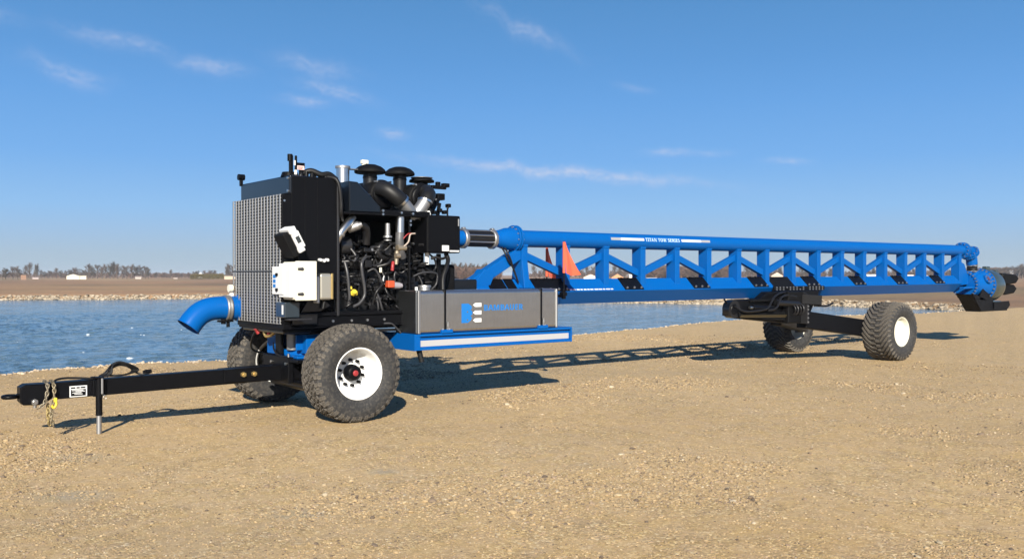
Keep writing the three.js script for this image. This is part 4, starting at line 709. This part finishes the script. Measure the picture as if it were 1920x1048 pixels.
mesh('flag_bracket', [bar([4.345, 1.40, -.62], [4.345, 1.42, -.25], .04, .04)], M.black, T);

// rear axle under the boom
{
  const A = group('rear_axle', T);
  mesh('saddle_plate', [extr([[9.25, 1.40], [11.0, 1.42], [10.85, 1.16], [10.3, 1.02], [9.5, 1.02], [9.05, 1.12]], ZC - .02, ZC + .17, .01)], M.black, A);
  mesh('saddle_plate', [extr([[9.25, 1.40], [11.0, 1.42], [10.85, 1.16], [10.3, 1.02], [9.5, 1.02], [9.05, 1.12]], ZC - .17, ZC - .03, .01)], M.black, A);
  mesh('bolt_strip', [box(9.42, 11.1, 1.415, 1.50, .03, .062, .004)], M.black, A);
  for (let k = 0; k < 15; k++) for (const y of [1.435, 1.475]) if (hash2(k, y * 100 | 0) > .15) mesh('strip_bolt', cyl([9.5 + k * .108, y, .06], [9.5 + k * .108, y, .078], .016, .016, 6), M.zinc, A);
  mesh('pivot_arm', [extr([[7.98, 1.20], [8.08, 1.265], [8.86, 1.275], [9.10, 1.40], [10.75, 1.42], [10.6, 1.15], [10.35, .80], [9.7, .79], [8.2, .93], [7.95, .99]], .0, .16, .015)], M.black, A);
  mesh('arm_web', [extr([[8.15, 1.06], [9.9, 1.0], [9.9, .82], [8.2, .955]], .155, .22, .012), box(8.5, 9.3, 1.225, 1.265, .155, .24, .008)], M.matt, A);
  mesh('turret', [box(9.55, 10.05, .80, 1.40, .05, .30, .02), cyl([9.95, .80, .1], [9.95, 1.15, .1], .2, .2, 28)], M.matt, A);
  mesh('pivot_arm', [bar([8.25, 1.15, .02], [9.8, 1.24, .02], .13, .12, .02)], M.black, A);
  mesh('pivot_drum', [cyl([8.08, 1.10, .04], [8.08, 1.10, .19], .16, .16, 32)], M.blackGloss, A);
  mesh('pivot_cap', [cyl([8.08, 1.10, .19], [8.08, 1.10, .20], .10, .09, 28)], M.black, A);
  mesh('tilt_cylinder', [cyl([8.5, 1.12, .26], [9.15, 1.09, .26], .05, .05, 20)], M.black, A);
  mesh('cylinder_rod', [cyl([8.42, 1.125, .26], [8.85, 1.105, .262], .027, .027, 14)], M.steel, A);
  mesh('tilt_cylinder', [cyl([9.2, 1.20, .26], [9.85, 1.16, .3], .06, .06, 20)], M.cast, A);
  for (const [y, z] of [[.93, .22], [.955, .24]]) mesh('hydraulic_line', [cyl([8.2, y + .03, z], [10.2, y - .02, z + .02], .008, .008, 8)], pm([.10, .075, .035], .5, .4), A);
  mesh('turn_gear', [cyl([10.05, 1.02, .05], [10.05, .84, .05], .24, .24, 36)], M.cast, A);
  for (let k = 0; k < 5; k++) mesh('gear_ring', [alongX(new THREE.TorusGeometry(.10, .016, 8, 24).rotateX(Math.PI / 2), 9.65 + k * .09, 1.06, .28)], k % 2 ? M.iron : M.hose, A);
  mesh('outrigger_tube', [bar([9.75, 1.27, .0], [10.33, 1.225, .47], .19, .17, .012)], M.black, A);
  mesh('axle_beam', [bar([10.05, .86, .24], [12.2, .60, .46], .33, .24, .02)], M.black, A);
  mesh('beam_flange', [box(9.94, 9.98, .79, 1.15, .2, .44, .005)], M.iron, A);
  for (const y of [.82, .90, .98, 1.06, 1.12]) mesh('beam_bolt', cyl([9.96, y, .43], [9.96, y, .455], .017, .017, 6), M.zinc, A);
  mesh('axle_beam', [bar([10.0, .88, -.30], [12.35, .62, -1.30], .30, .22, .02)], M.black, A);
  mesh('axle_spindle', [cyl([12.24, .578, .40], [12.24, .578, .82], .075)], M.black, A);
  mesh('axle_spindle', [cyl([12.45, .578, -1.30], [12.45, .578, -1.72], .075)], M.black, A);
  mesh('brake_bracket', [box(12.1, 12.5, .45, .75, -1.32, -1.24, .01)], M.iron, A);
  const h = (...p) => mesh('hydraulic_hose', tube(p, .020, 26, 8), M.hose, A);
  h([8.05, 1.16, .22], [8.2, 1.07, .28], [8.5, 1.06, .3], [8.9, 1.11, .3], [9.15, 1.30, .26], [9.45, 1.38, .22], [9.75, 1.36, .2]);
  h([8.9, 1.06, .3], [9.1, 1.10, .34], [9.3, 1.28, .3], [9.5, 1.33, .28], [9.8, 1.30, .3]);
  h([9.85, 1.38, .22], [10.05, 1.36, .3], [10.15, 1.26, .36], [10.14, 1.14, .36]);
  h([10.2, 1.13, .42], [10.5, 1.12, .5], [10.7, 1.17, .5]);
  mesh('arm_pin', [cyl([7.98, 1.19, .1], [7.9, 1.28, .1], .018)], M.black, A);
}
// pump at the boom's far end
{
  mesh('boom_elbow', [tube([[17.25, PY(17.25), ZC], [17.45, PY(17.4), ZC], [17.68, 2.28, ZC], [17.80, 2.14, ZC], [17.84, 1.98, ZC]], .132, 32, 36)], M.blue, T);
  { const k = group('flange', T); for (const x of [17.30, 17.36]) mesh('ring', [alongX(lathe([[.1, -.02], [.2, -.02], [.2, .02], [.1, .02]], 44), x, PY(17.3), ZC)], M.blue, k); for (let i = 0; i < 12; i++) { const a = i / 12 * 6.283; mesh('flange_bolt', cyl([17.26, PY(17.3) + .172 * Math.cos(a), ZC + .172 * Math.sin(a)], [17.40, PY(17.3) + .172 * Math.cos(a), ZC + .172 * Math.sin(a)], .014, .014, 6), M.zinc, k); } }
  { const k = group('flange', T), ax = V(.62, -.78, 0).normalize(), c = V(17.72, 2.255, ZC); for (const d of [-.03, .03]) { const p = c.clone().addScaledVector(ax, d); mesh('ring', [orient(new THREE.CylinderGeometry(.215, .215, .035, 40), p.clone().addScaledVector(ax, -.017), p.clone().addScaledVector(ax, .017))], M.blue, k); } const u = V(.78, .62, 0), w = V(0, 0, 1); for (let i = 0; i < 12; i++) { const a = i / 12 * 6.283, q = c.clone().addScaledVector(u, .187 * Math.cos(a)).addScaledVector(w, .187 * Math.sin(a)), q0 = q.clone().addScaledVector(ax, -.07), q1 = q.clone().addScaledVector(ax, .07); mesh('flange_bolt', cyl(q0.toArray(), q1.toArray(), .013, .013, 6), M.zinc, k); } }
  mesh('drop_hose', [cyl([17.85, 1.76, ZC], [17.85, 1.98, ZC], .12, .12, 28)], M.rubber, T);
  for (const y of [1.80, 1.94]) mesh('drop_hose_clamp', [cyl([17.85, y - .015, ZC], [17.85, y + .015, ZC], .13, .13, 28), box(17.7, 17.8, y - .02, y + .02, ZC + .08, ZC + .14, .006)], M.zinc, T);
  const P = group('pump', T);
  mesh('end_brace', [extr([[17.02, 1.62], [17.14, 2.02], [17.26, 1.98], [17.46, 1.66], [17.7, 1.5], [17.02, 1.46]], ZC - .03, ZC + .09)], M.blue, P);
  mesh('rear_flange', [alongX(lathe([[.05, -.025], [.335, -.025], [.34, 0], [.335, .025], [.05, .025]], 56), 17.48, 1.475, ZC)], M.blue, P);
  mesh('volute', [alongX(lathe([[.27, 0], [.27, .05], [.25, .08], [.265, .2], [.315, .42], [.355, .62], [.365, .74], [.35, .78]], 56), 17.50, 1.47, ZC), cyl([17.85, 1.55, ZC], [17.85, 1.80, ZC], .16, .14, 32), bar([16.95, 1.40, .02], [18.1, 1.42, .02], .05, .12, .01)], M.blue, P);
  mesh('front_flange', [alongX(lathe([[.05, -.025], [.405, -.025], [.41, 0], [.405, .025], [.05, .025]], 56), 18.24, 1.465, ZC)], M.blue, P);
  for (let i = 0; i < 24; i++) { const a = i / 24 * 6.283; mesh('flange_bolt', cyl([17.425, 1.475 + .305 * Math.cos(a), ZC + .305 * Math.sin(a)], [17.456, 1.475 + .305 * Math.cos(a), ZC + .305 * Math.sin(a)], .020, .020, 6), M.zinc, P); mesh('flange_bolt', cyl([18.18, 1.465 + .382 * Math.cos(a), ZC + .382 * Math.sin(a)], [18.21, 1.465 + .382 * Math.cos(a), ZC + .382 * Math.sin(a)], .022, .022, 6), M.zinc, P); }
  mesh('inspection_cover', [orient(new THREE.CylinderGeometry(.12, .12, .03, 24), V(18.0, 1.60, ZC + .29), V(18.0, 1.62, ZC + .325))], M.blue, P);
  for (let i = 0; i < 8; i++) { const a = i / 8 * 6.283; mesh('cover_bolt', cyl([18.0 + .095 * Math.cos(a), 1.605 + .08 * Math.sin(a), ZC + .32 - .05 * Math.sin(a)], [18.0 + .095 * Math.cos(a), 1.62 + .08 * Math.sin(a), ZC + .345 - .05 * Math.sin(a)], .016, .016, 6), M.zinc, P); }
  mesh('inspection_glass', [orient(new THREE.CylinderGeometry(.05, .05, .02, 16), V(18.0, 1.617, ZC + .322), V(18.0, 1.63, ZC + .342))], pm([.10, .04, .05], .3), P);
  mesh('intake_bell', [alongX(lathe([[.385, 0], [.40, .03], [.392, .10], [.41, .14], [.41, .34], [.395, .40], [.40, .44], [.375, .56], [.33, .68], [.27, .78], [.2, .84], [.05, .86]], 60), 18.27, 1.44, ZC)], M.bell, P);
  mesh('bell_lug', [box(18.5, 18.7, 1.80, 1.93, ZC - .06, ZC + .06, .02), box(18.8, 18.95, 1.72, 1.84, ZC - .02, ZC + .16, .02)], M.bell, P);
  mesh('bell_foot', [box(18.75, 19.2, .86, 1.05, ZC - .1, ZC + .12, .02), box(18.55, 18.66, .84, 1.2, ZC - .05, ZC + .10, .01)], M.bell, P);
  for (const [y, s, z] of [[1.62, 1, .1], [1.36, 1, .05], [1.45, -1, -.2]]) mesh('agitator_blade', [extr([[18.95, y - .12], [19.3, y - .16], [19.8, y - .12 * s], [19.95, y], [19.8, y + .10], [19.0, y + .14]], ZC + z, ZC + z + .14, .03)], M.matt, P);
  mesh('agitator_hub', [cyl([19.0, 1.44, ZC], [19.6, 1.44, ZC], .2, .12, 24)], M.matt, P);
  const S = group('pump_skid', T);
  for (const z of [-.27, .10]) mesh('side_plate', [extr([[17.26, 1.27], [17.73, .83], [19.11, .81], [19.32, .94], [19.26, 1.05], [18.38, 1.03], [18.31, 1.37], [17.82, 1.38], [17.64, 1.13], [17.36, 1.15]], z, z + .03, .004)], M.black, S);
  mesh('floor_plate', [box(17.72, 19.2, .81, .835, -.25, .11, .004), bar([17.29, 1.24, -.07], [17.74, .83, -.07], .02, .34)], M.black, S);
  mesh('cross_bar', [box(18.95, 19.26, .87, 1.0, -.24, .10, .01), box(18.36, 18.42, .86, 1.03, .13, .16, .006)], M.black, S);
}

// ---------------------------------------------------------------- far side: buildings, hedge, trees
const bearing = (px) => Math.atan2(px - 960, 1714) * 180 / Math.PI - Math.atan2(.7839, .6209) * 180 / Math.PI; // direction of a far thing, degrees
const fieldY = (r) => -.03 + Math.max(0, Math.min(r, 420) - 90) * .0002;
const spot = (px, depth) => { const th = bearing(px), r = depth / Math.cos(Math.atan2(px - 960, 1714)), [x, z] = at(th, r); return [x, fieldY(r), z, th]; };
function building(name, label, category, px, depth, w, h, roofH, wallC, roofC, opts = {}) {
  const [x, y, z, th] = spot(px, depth), B = new THREE.Group(); B.name = numbered(name); scene.add(B); B.position.set(x, y - .05, z); B.rotation.y = (-th + 90 + (opts.turn ?? 0)) * Math.PI / 180; tag(B, label, category); // its long side faces the yard
  const dp = opts.depth ?? w * .6, wm = new THREE.MeshStandardMaterial({ color: C(...wallC), roughness: .8 }), rm = new THREE.MeshStandardMaterial({ color: C(...roofC), roughness: .7 });
  const pts = opts.gableFront ? null : 1;
  mesh('wall', [new THREE.BoxGeometry(w, h, dp).translate(0, h / 2, 0)], wm, B);
  if (roofH) { const s = new THREE.Shape(), L = opts.gableFront ? w : dp, D = opts.gableFront ? dp : w; s.moveTo(-L / 2 - .15, 0); s.lineTo(L / 2 + .15, 0); s.lineTo(0, roofH); s.closePath(); const g = new THREE.ExtrudeGeometry(s, { depth: D + .3, bevelEnabled: false }); g.translate(0, 0, -D / 2 - .15); if (!opts.gableFront) g.rotateY(Math.PI / 2); g.translate(0, h, 0); mesh('roof', g, rm, B); if (opts.gableFront) mesh('gable', [extr([[-L / 2 + .05, 0], [L / 2 - .05, 0], [0, roofH - .1]], dp / 2 + .15, dp / 2 + .19, .01).translate(0, h, 0)], wm, B); }
  const dm = new THREE.MeshStandardMaterial({ color: C(.06, .06, .065), roughness: .5 });
  for (const [a, b, c, d] of opts.holes ?? []) mesh(c > .9 ? 'door' : 'window', new THREE.BoxGeometry(b, c, .08).translate(a, d + c / 2, dp / 2 + .02), dm, B);
  if (opts.wing) { const [wx, ww, wh] = opts.wing; mesh('wing', new THREE.BoxGeometry(ww, wh, dp * .8).translate(wx, wh / 2, 0), wm, B); mesh('wing_roof', new THREE.BoxGeometry(ww + .2, .12, dp * .8 + .3).translate(wx, wh + .06, 0), rm, B); }
  return B;
}
building('white_barn', 'low cream white barn with a gable, in front of the bare trees on the left', 'barn', 135.5, 330, 4.2, 1.25, .7, [.60, .57, .46], [.55, .53, .44], { gableFront: true, depth: 4, wing: [-3.0, 2.6, 1.25], holes: [[1.3, .5, .7, .1], [-.6, .35, .3, .6]] });
building('small_white_shed', 'tiny white shed in the field left of the cream barn', 'shed', 65, 350, 2.1, .6, .2, [.44, .37, .35], [.36, .29, .27], { holes: [[.4, .4, .4, .1]] });
building('brown_shed', 'narrow brick brown shed near the left edge of the picture', 'shed', 42.5, 300, 1.6, 1.7, .5, [.24, .14, .09], [.05, .045, .045], { gableFront: true, holes: [[0, .5, .95, 0]] });
building('white_house', 'small white house with light gable under the right end of the bare trees', 'house', 258, 360, 2.2, .75, .4, [.40, .36, .32], [.30, .24, .21], { holes: [[-.5, .3, .3, .25], [.5, .3, .3, .25]] });
building('white_house', 'tiny white hut alone in the field left of the green hedge', 'house', 328, 370, 1.5, .45, .2, [.40, .34, .30], [.34, .28, .24], { holes: [[0, .3, .25, .1]] });
building('white_house', 'white gabled house showing above the green hedge', 'house', 375, 420, 1.6, 1.9, 1.0, [.75, .75, .74], [.5, .5, .52], { gableFront: true, holes: [[0, .4, .4, .9]] });
building('tan_shed', 'long tan shed at the right end of the green hedge beside the radiator', 'shed', 430, 330, 3.8, 1.25, .1, [.46, .37, .27], [.42, .33, .25], { holes: [[-1, .5, .5, .3], [.6, .5, .5, .3]] });
building('pale_house', 'white house with pale roof seen under the boom right of the near orange flag', 'house', 1108, 300, 4.6, .9, 1.0, [.72, .7, .66], [.62, .5, .42], { gableFront: true, depth: 5, holes: [[-1, .5, .5, .2], [1, .5, .5, .2]] });
building('orange_barn', 'orange brown roofed barn seen through the boom right of the near orange flag', 'barn', 1158, 300, 3.8, .8, 1.2, [.5, .30, .18], [.52, .24, .11], { gableFront: true, depth: 5, holes: [[0, .8, .7, 0]] });
building('white_silo_shed', 'narrow bright white shed seen through the boom beside the orange brown barn', 'shed', 1184, 300, 1.4, 1.6, .3, [.82, .82, .78], [.7, .7, .68], { holes: [[0, .3, .3, .7]] });
building('white_shed', 'flat white shed below the brown wood seen through the fourth gap of the boom', 'shed', 1222, 290, 3.0, .72, .12, [.82, .82, .8], [.75, .75, .73], { holes: [[-.8, .35, .4, .1]] });
building('tan_house', 'peach walled house seen through the boom above the rear axle', 'house', 1458, 330, 4.0, 1.3, 1.3, [.68, .56, .44], [.56, .42, .33], { gableFront: true, depth: 5, holes: [[-.8, .5, .5, .4], [.8, .5, .5, .4]] });
building('white_house', 'low white house seen through the boom just right of the rear axle mount', 'house', 1558, 330, 3.2, .75, .35, [.78, .76, .72], [.6, .55, .5], { holes: [[-.7, .4, .35, .2]] });
building('white_house', 'bright white house seen through the boom above the near rear wheel', 'house', 1637, 320, 3.6, 1.35, .5, [.82, .81, .78], [.72, .7, .66], { holes: [[-.8, .4, .4, .4], [.7, .4, .4, .4]] });
building('white_house', 'white house seen through the boom gap just right of the near rear wheel', 'house', 1707, 330, 2.4, 1.2, .5, [.8, .78, .74], [.66, .62, .58], { holes: [[0, .4, .4, .4]] });
building('white_house', 'white house seen through the last gaps of the boom before the pump', 'house', 1745, 330, 2.6, 1.1, .4, [.8, .79, .76], [.68, .64, .6], { holes: [[.5, .4, .4, .4]] });
building('white_house', 'tiny pale house among the bare trees at the right edge', 'house', 1899, 420, 1.8, 2.9, .8, [.74, .74, .76], [.6, .6, .62], { holes: [[0, .4, .4, 1.6]] });
// hedge
{
  const [x, y, z, th] = spot(389, 330), hd = new THREE.Group(); hd.name = 'green_hedge'; scene.add(hd); hd.position.set(x, y, z); hd.rotation.y = (-th + 90) * Math.PI / 180; tag(hd, 'long clipped olive green hedge standing in the brown field', 'hedge');
  const pos = [], n = 16000; for (let i = 0; i < n; i++) { const a = rr(-6.1, 6.1), c = rr(-1, 1), b = Math.sqrt(rnd()), top = 1.75 + .25 * fbm(a * .9 + 4, 2, 3) - .35 * smooth(5, 6.1, Math.abs(a)), p = V(a, b * top, c * (1 - .15 * b)), s = .13; for (let k = 0; k < 3; k++) pos.push(p.x + rr(-s, s), Math.max(0, p.y + rr(-s, s)), p.z + rr(-s, s)); }
  const g = new THREE.BufferGeometry(); g.setAttribute('position', new THREE.Float32BufferAttribute(pos, 3)); g.computeVertexNormals();
  mesh('foliage', g, new THREE.MeshStandardMaterial({ color: C(.135, .105, .03), roughness: .95, side: THREE.DoubleSide }), hd);
  for (let i = 0; i < 24; i++) { const x = -5.8 + i * .5 + rr(-.1, .1); mesh('stem', new THREE.CylinderGeometry(.03, .045, 1.4, 5).translate(x, .7, rr(-.3, .3)), new THREE.MeshStandardMaterial({ color: C(.12, .09, .06), roughness: 1 }), hd); }
}
// bare winter trees: trunk with limbs, crown of branches and twigs
function twig(out, p, d, L, r0, r1, seg) { const q = p.clone().addScaledVector(d, L); const g = new THREE.CylinderGeometry(r1, r0, L, seg, 1, true); out.push(orient(g, p, q)); return q; }
function bareTree(spread, upright, dens) {
  const trunk = [], crown = []; let p = V(0, -.02, 0), d = V(rr(-.06, .06), 1, rr(-.06, .06)).normalize(); const stem = [p.clone()]; const H = 5;
  for (let i = 0; i < H; i++) { const q = twig(trunk, p, d, .16, .026 * (1 - i / (H + .5)) + .006, .026 * (1 - (i + 1) / (H + .5)) + .006, 5); p = q; stem.push(p.clone()); d.add(V(rr(-.14, .14), .12, rr(-.14, .14))).normalize(); }
  const nl = Math.round(10 * dens);
  for (let i = 0; i < nl; i++) {
    const t = lerp(.26, 1, i / (nl - 1)), k = t * H, a = stem[Math.floor(Math.min(k, H - .01))].clone().lerp(stem[Math.min(H, Math.floor(Math.min(k, H - .01)) + 1)], k % 1), ang = i * 2.4 + rr(-.4, .4), up = lerp(upright * .5, upright * 1.4, t);
    let ld = V(Math.cos(ang) * spread, up, Math.sin(ang) * spread).normalize(), L = lerp(.34, .16, t) * rr(.8, 1.15), q = a, r = .013 * lerp(1, .6, t);
    for (let s = 0; s < 3; s++) {
      const q2 = twig(trunk, q, ld, L / 3, r, r * .7, 4); r *= .7;
      for (let b = 0; b < Math.round(4 * dens); b++) {
        let bd = ld.clone().add(V(rr(-.9, .9), rr(-.2, .8), rr(-.9, .9))).normalize(), bl = L * rr(.3, .62), c = q.clone().lerp(q2, rnd()), c1 = twig(crown, c, bd, bl * .5, r * .55, r * .36, 3), bd2 = bd.clone().add(V(rr(-.4, .4), rr(0, .5), rr(-.4, .4))).normalize(), c2 = twig(crown, c1, bd2, bl * .5, r * .36, r * .2, 3);
        for (let w = 0; w < 5; w++) { const f = rnd(); twig(crown, f < .5 ? c1.clone().lerp(c2, rnd()) : c.clone().lerp(c1, rnd()), bd2.clone().add(V(rr(-1, 1), rr(-.3, .9), rr(-1, 1))).normalize(), rr(.05, .12), .0040, .0020, 3); }
      }
      q = q2; ld.add(V(rr(-.35, .35), rr(0, .4), rr(-.35, .35))).normalize();
    }
  }
  return [mergeGeometries(trunk.map(flat)), mergeGeometries(crown.map(flat))];
}
const barkM = new THREE.MeshStandardMaterial({ color: C(.10, .078, .062), roughness: 1 }), twigM = [new THREE.MeshStandardMaterial({ color: C(.105, .082, .066), roughness: 1 }), new THREE.MeshStandardMaterial({ color: C(.125, .088, .062), roughness: 1 }), new THREE.MeshStandardMaterial({ color: C(.098, .085, .068), roughness: 1 })];
const kinds = []; for (let i = 0; i < 8; i++) kinds.push([...bareTree([1, .8, 1.1, .55, .9, .7, 1, .6][i], [.6, 1, .5, 1.5, .8, 1.1, .7, 1.3][i], i % 3 === 2 ? 1.25 : 1), twigM[i % 3]]);
const protoTrees = kinds.map(([t, c, m]) => { const g = new THREE.Group(); const a = new THREE.Mesh(t, barkM), b = new THREE.Mesh(c, m); a.name = 'trunk'; b.name = 'crown'; a.castShadow = b.castShadow = true; g.add(a, b); return g; });
const ORD = ['first', 'second', 'third', 'fourth', 'fifth', 'sixth', 'seventh', 'eighth', 'ninth', 'tenth', 'eleventh', 'twelfth', 'thirteenth', 'fourteenth', 'fifteenth'];
function row(list, depth, wide, what, where, grp) { list.sort((a, b) => a[0] - b[0]).forEach(([px, ty, k], i) => tree(px, ty, depth, k, wide, `${ORD[i]} ${what} from the left ${where}`, grp)); }
function tree(px, topY, depth, k, wide, label, grp, name = 'bare_tree') { // topY: height of the tip above the eye's level, as a slope in 1/1714
  const [x, y, z] = spot(px, depth), h = (1.72 - y) + (515 - topY) * depth / 1714;
  const o = protoTrees[k].clone(); o.name = numbered(name); scene.add(o); o.position.set(x, y - .05, z); o.rotation.y = rr(0, 6.28); o.scale.set(h * 1.15 * wide, h * 1.0, h * 1.15 * wide); tag(o, label, 'tree', grp);
}
const LT = [[3, 503, 0], [9, 500, 2], [22, 498, 1], [31, 497, 4], [37, 502, 6]];
row(LT, 300, 1.1, 'bare grey tree', 'in the clump at the far left edge', 'bare trees at the far left edge');
row([[48, 495, 3], [55, 490, 3], [66, 494, 5]], 390, 1.0, 'tall thin bare tree', 'above the small white shed', 'thin bare trees above the small white shed');
row([[75, 504, 0], [82, 507, 2], [90, 505, 6], [97, 507, 4], [104, 501, 1], [112, 505, 2]], 410, 1.2, 'small bare tree', 'behind the field left of the cream barn', 'small bare trees left of the cream barn');
row([[122, 505, 0], [130, 504, 2], [138, 500, 1], [146, 501, 6], [153, 503, 2]], 400, 1.3, 'bare brown tree', 'right behind the cream barn', 'bare trees behind the cream barn');
row([[164, 491, 0], [172, 497, 2], [181, 492, 6], [190, 498, 1], [197, 493, 4], [205, 493, 2], [212, 490, 5]], 380, 1.05, 'large bare tree', 'in the grove just right of the barn', 'grove right of the cream barn, left half');
row([[219, 493, 1], [228, 494, 6], [236, 496, 0], [245, 493, 4], [253, 496, 2], [262, 494, 0], [271, 496, 6], [277, 502, 5]], 370, 1.1, 'large bare tree', 'in the right half of the grove', 'grove right of the cream barn, right half');
row([[291, 509, 2], [318, 504, 3], [327, 511, 1], [340, 510, 0]], 430, 1.2, 'small lone bare tree', 'between the grove and the hedge', 'lone bare trees left of the hedge');
row([[362, 507, 0], [369, 506, 2], [382, 506, 1], [391, 505, 4], [398, 504, 6]], 430, 1.3, 'bare tree', 'standing behind the green hedge', 'bare trees behind the hedge');
row([[425, 499, 5], [429, 492, 3], [434, 493, 0]], 380, 1.0, 'tall bare tree', 'close beside the radiator guard', 'bare trees beside the radiator');
row(Array.from({ length: 15 }, (_, i) => [842 + i * 6.6 + rr(-2, 2), rr(488, 499), [3, 5, 7][i % 3]]), 265, .8, 'thin bare sapling', 'in the scrub between cabinet and boom', 'saplings between cabinet and boom');
row([[1000, 495, 3], [1020, 497, 5], [1040, 494, 0], [1088, 496, 1], [1100, 493, 3], [1112, 496, 6], [1124, 499, 2], [1152, 495, 3], [1162, 498, 5], [1172, 496, 1]], 390, 1.1, 'bare tree', 'seen through the boom near the flags', 'bare trees behind the flags');
row([[1218, 495, 0], [1232, 496, 2], [1245, 494, 1], [1284, 495, 6], [1296, 497, 4], [1308, 495, 2], [1345, 496, 0], [1356, 495, 1], [1366, 495, 5], [1400, 494, 3], [1412, 492, 0], [1455, 497, 1], [1464, 499, 5], [1508, 497, 2], [1518, 498, 0]], 370, 1.3, 'bare brown tree', 'seen through the middle of the boom', 'bare trees behind the middle of the boom');
row([[1560, 499, 0], [1600, 499, 2], [1640, 500, 5], [1680, 500, 1], [1715, 501, 3], [1750, 502, 0], [1785, 502, 2]], 400, 1.2, 'bare tree', 'seen through the last gaps of the boom', 'bare trees behind the far end of the boom');
row([[1842, 504, 0], [1851, 502, 2], [1860, 503, 1], [1869, 500, 6], [1878, 499, 0], [1886, 498, 4], [1894, 499, 2], [1903, 496, 0], [1911, 494, 6], [1918, 493, 1], [1926, 494, 0]], 410, 1.35, 'bare purplish tree', 'at the right edge beyond the pump', 'bare trees at the right edge');
{ // distant wood reading as one low brown band
  const bush = bareTree(1.2, .6, 1.2), g = mergeGeometries([bush[0], bush[1]]), n = 2600, im = new THREE.InstancedMesh(g, new THREE.MeshStandardMaterial({ color: 0xffffff, roughness: 1 }), n), o = new THREE.Object3D();
  for (let i = 0; i < n; i++) {
    const t = rnd(); let px, top, dep;
    if (t < .22) { px = rr(-60, 440); dep = rr(430, 520); top = 512 + rr(-3, 4); } else if (t < .36) { px = rr(838, 935); dep = rr(250, 330); top = rr(497, 509); } else if (t < .62) { px = rr(1205, 1380); dep = rr(330, 430); top = rr(496, 508); } else if (t < .82) { px = rr(980, 1830); dep = rr(400, 480); top = rr(504, 513); } else { px = rr(1815, 2000); dep = rr(410, 500); top = rr(499, 511); }
    const [x, y, z] = spot(px, dep), h = (1.72 - y) + (515 - top) * dep / 1714; o.position.set(x, y - .1, z); o.rotation.set(0, rr(0, 6.28), 0); o.scale.set(h * 1.3, h, h * 1.3); o.updateMatrix(); im.setMatrixAt(i, o.matrix); const k = rr(.75, 1.2), w = rnd(); im.setColorAt(i, C((.15 + w * .02) * k, (.106 - w * .008) * k, (.08 - w * .01) * k));
  }
  im.name = 'distant_wood'; im.userData.kind = 'stuff'; tag(im, 'low brown band of leafless woodland along the far horizon', 'woodland'); scene.add(im);
}

// ---------------------------------------------------------------- render
const renderer = new THREE.WebGLRenderer({ antialias: true });
renderer.toneMapping = THREE.LinearToneMapping;
renderer.toneMappingExposure = EXPOSURE;
renderer.shadowMap.enabled = true;
renderer.render(scene, camera);
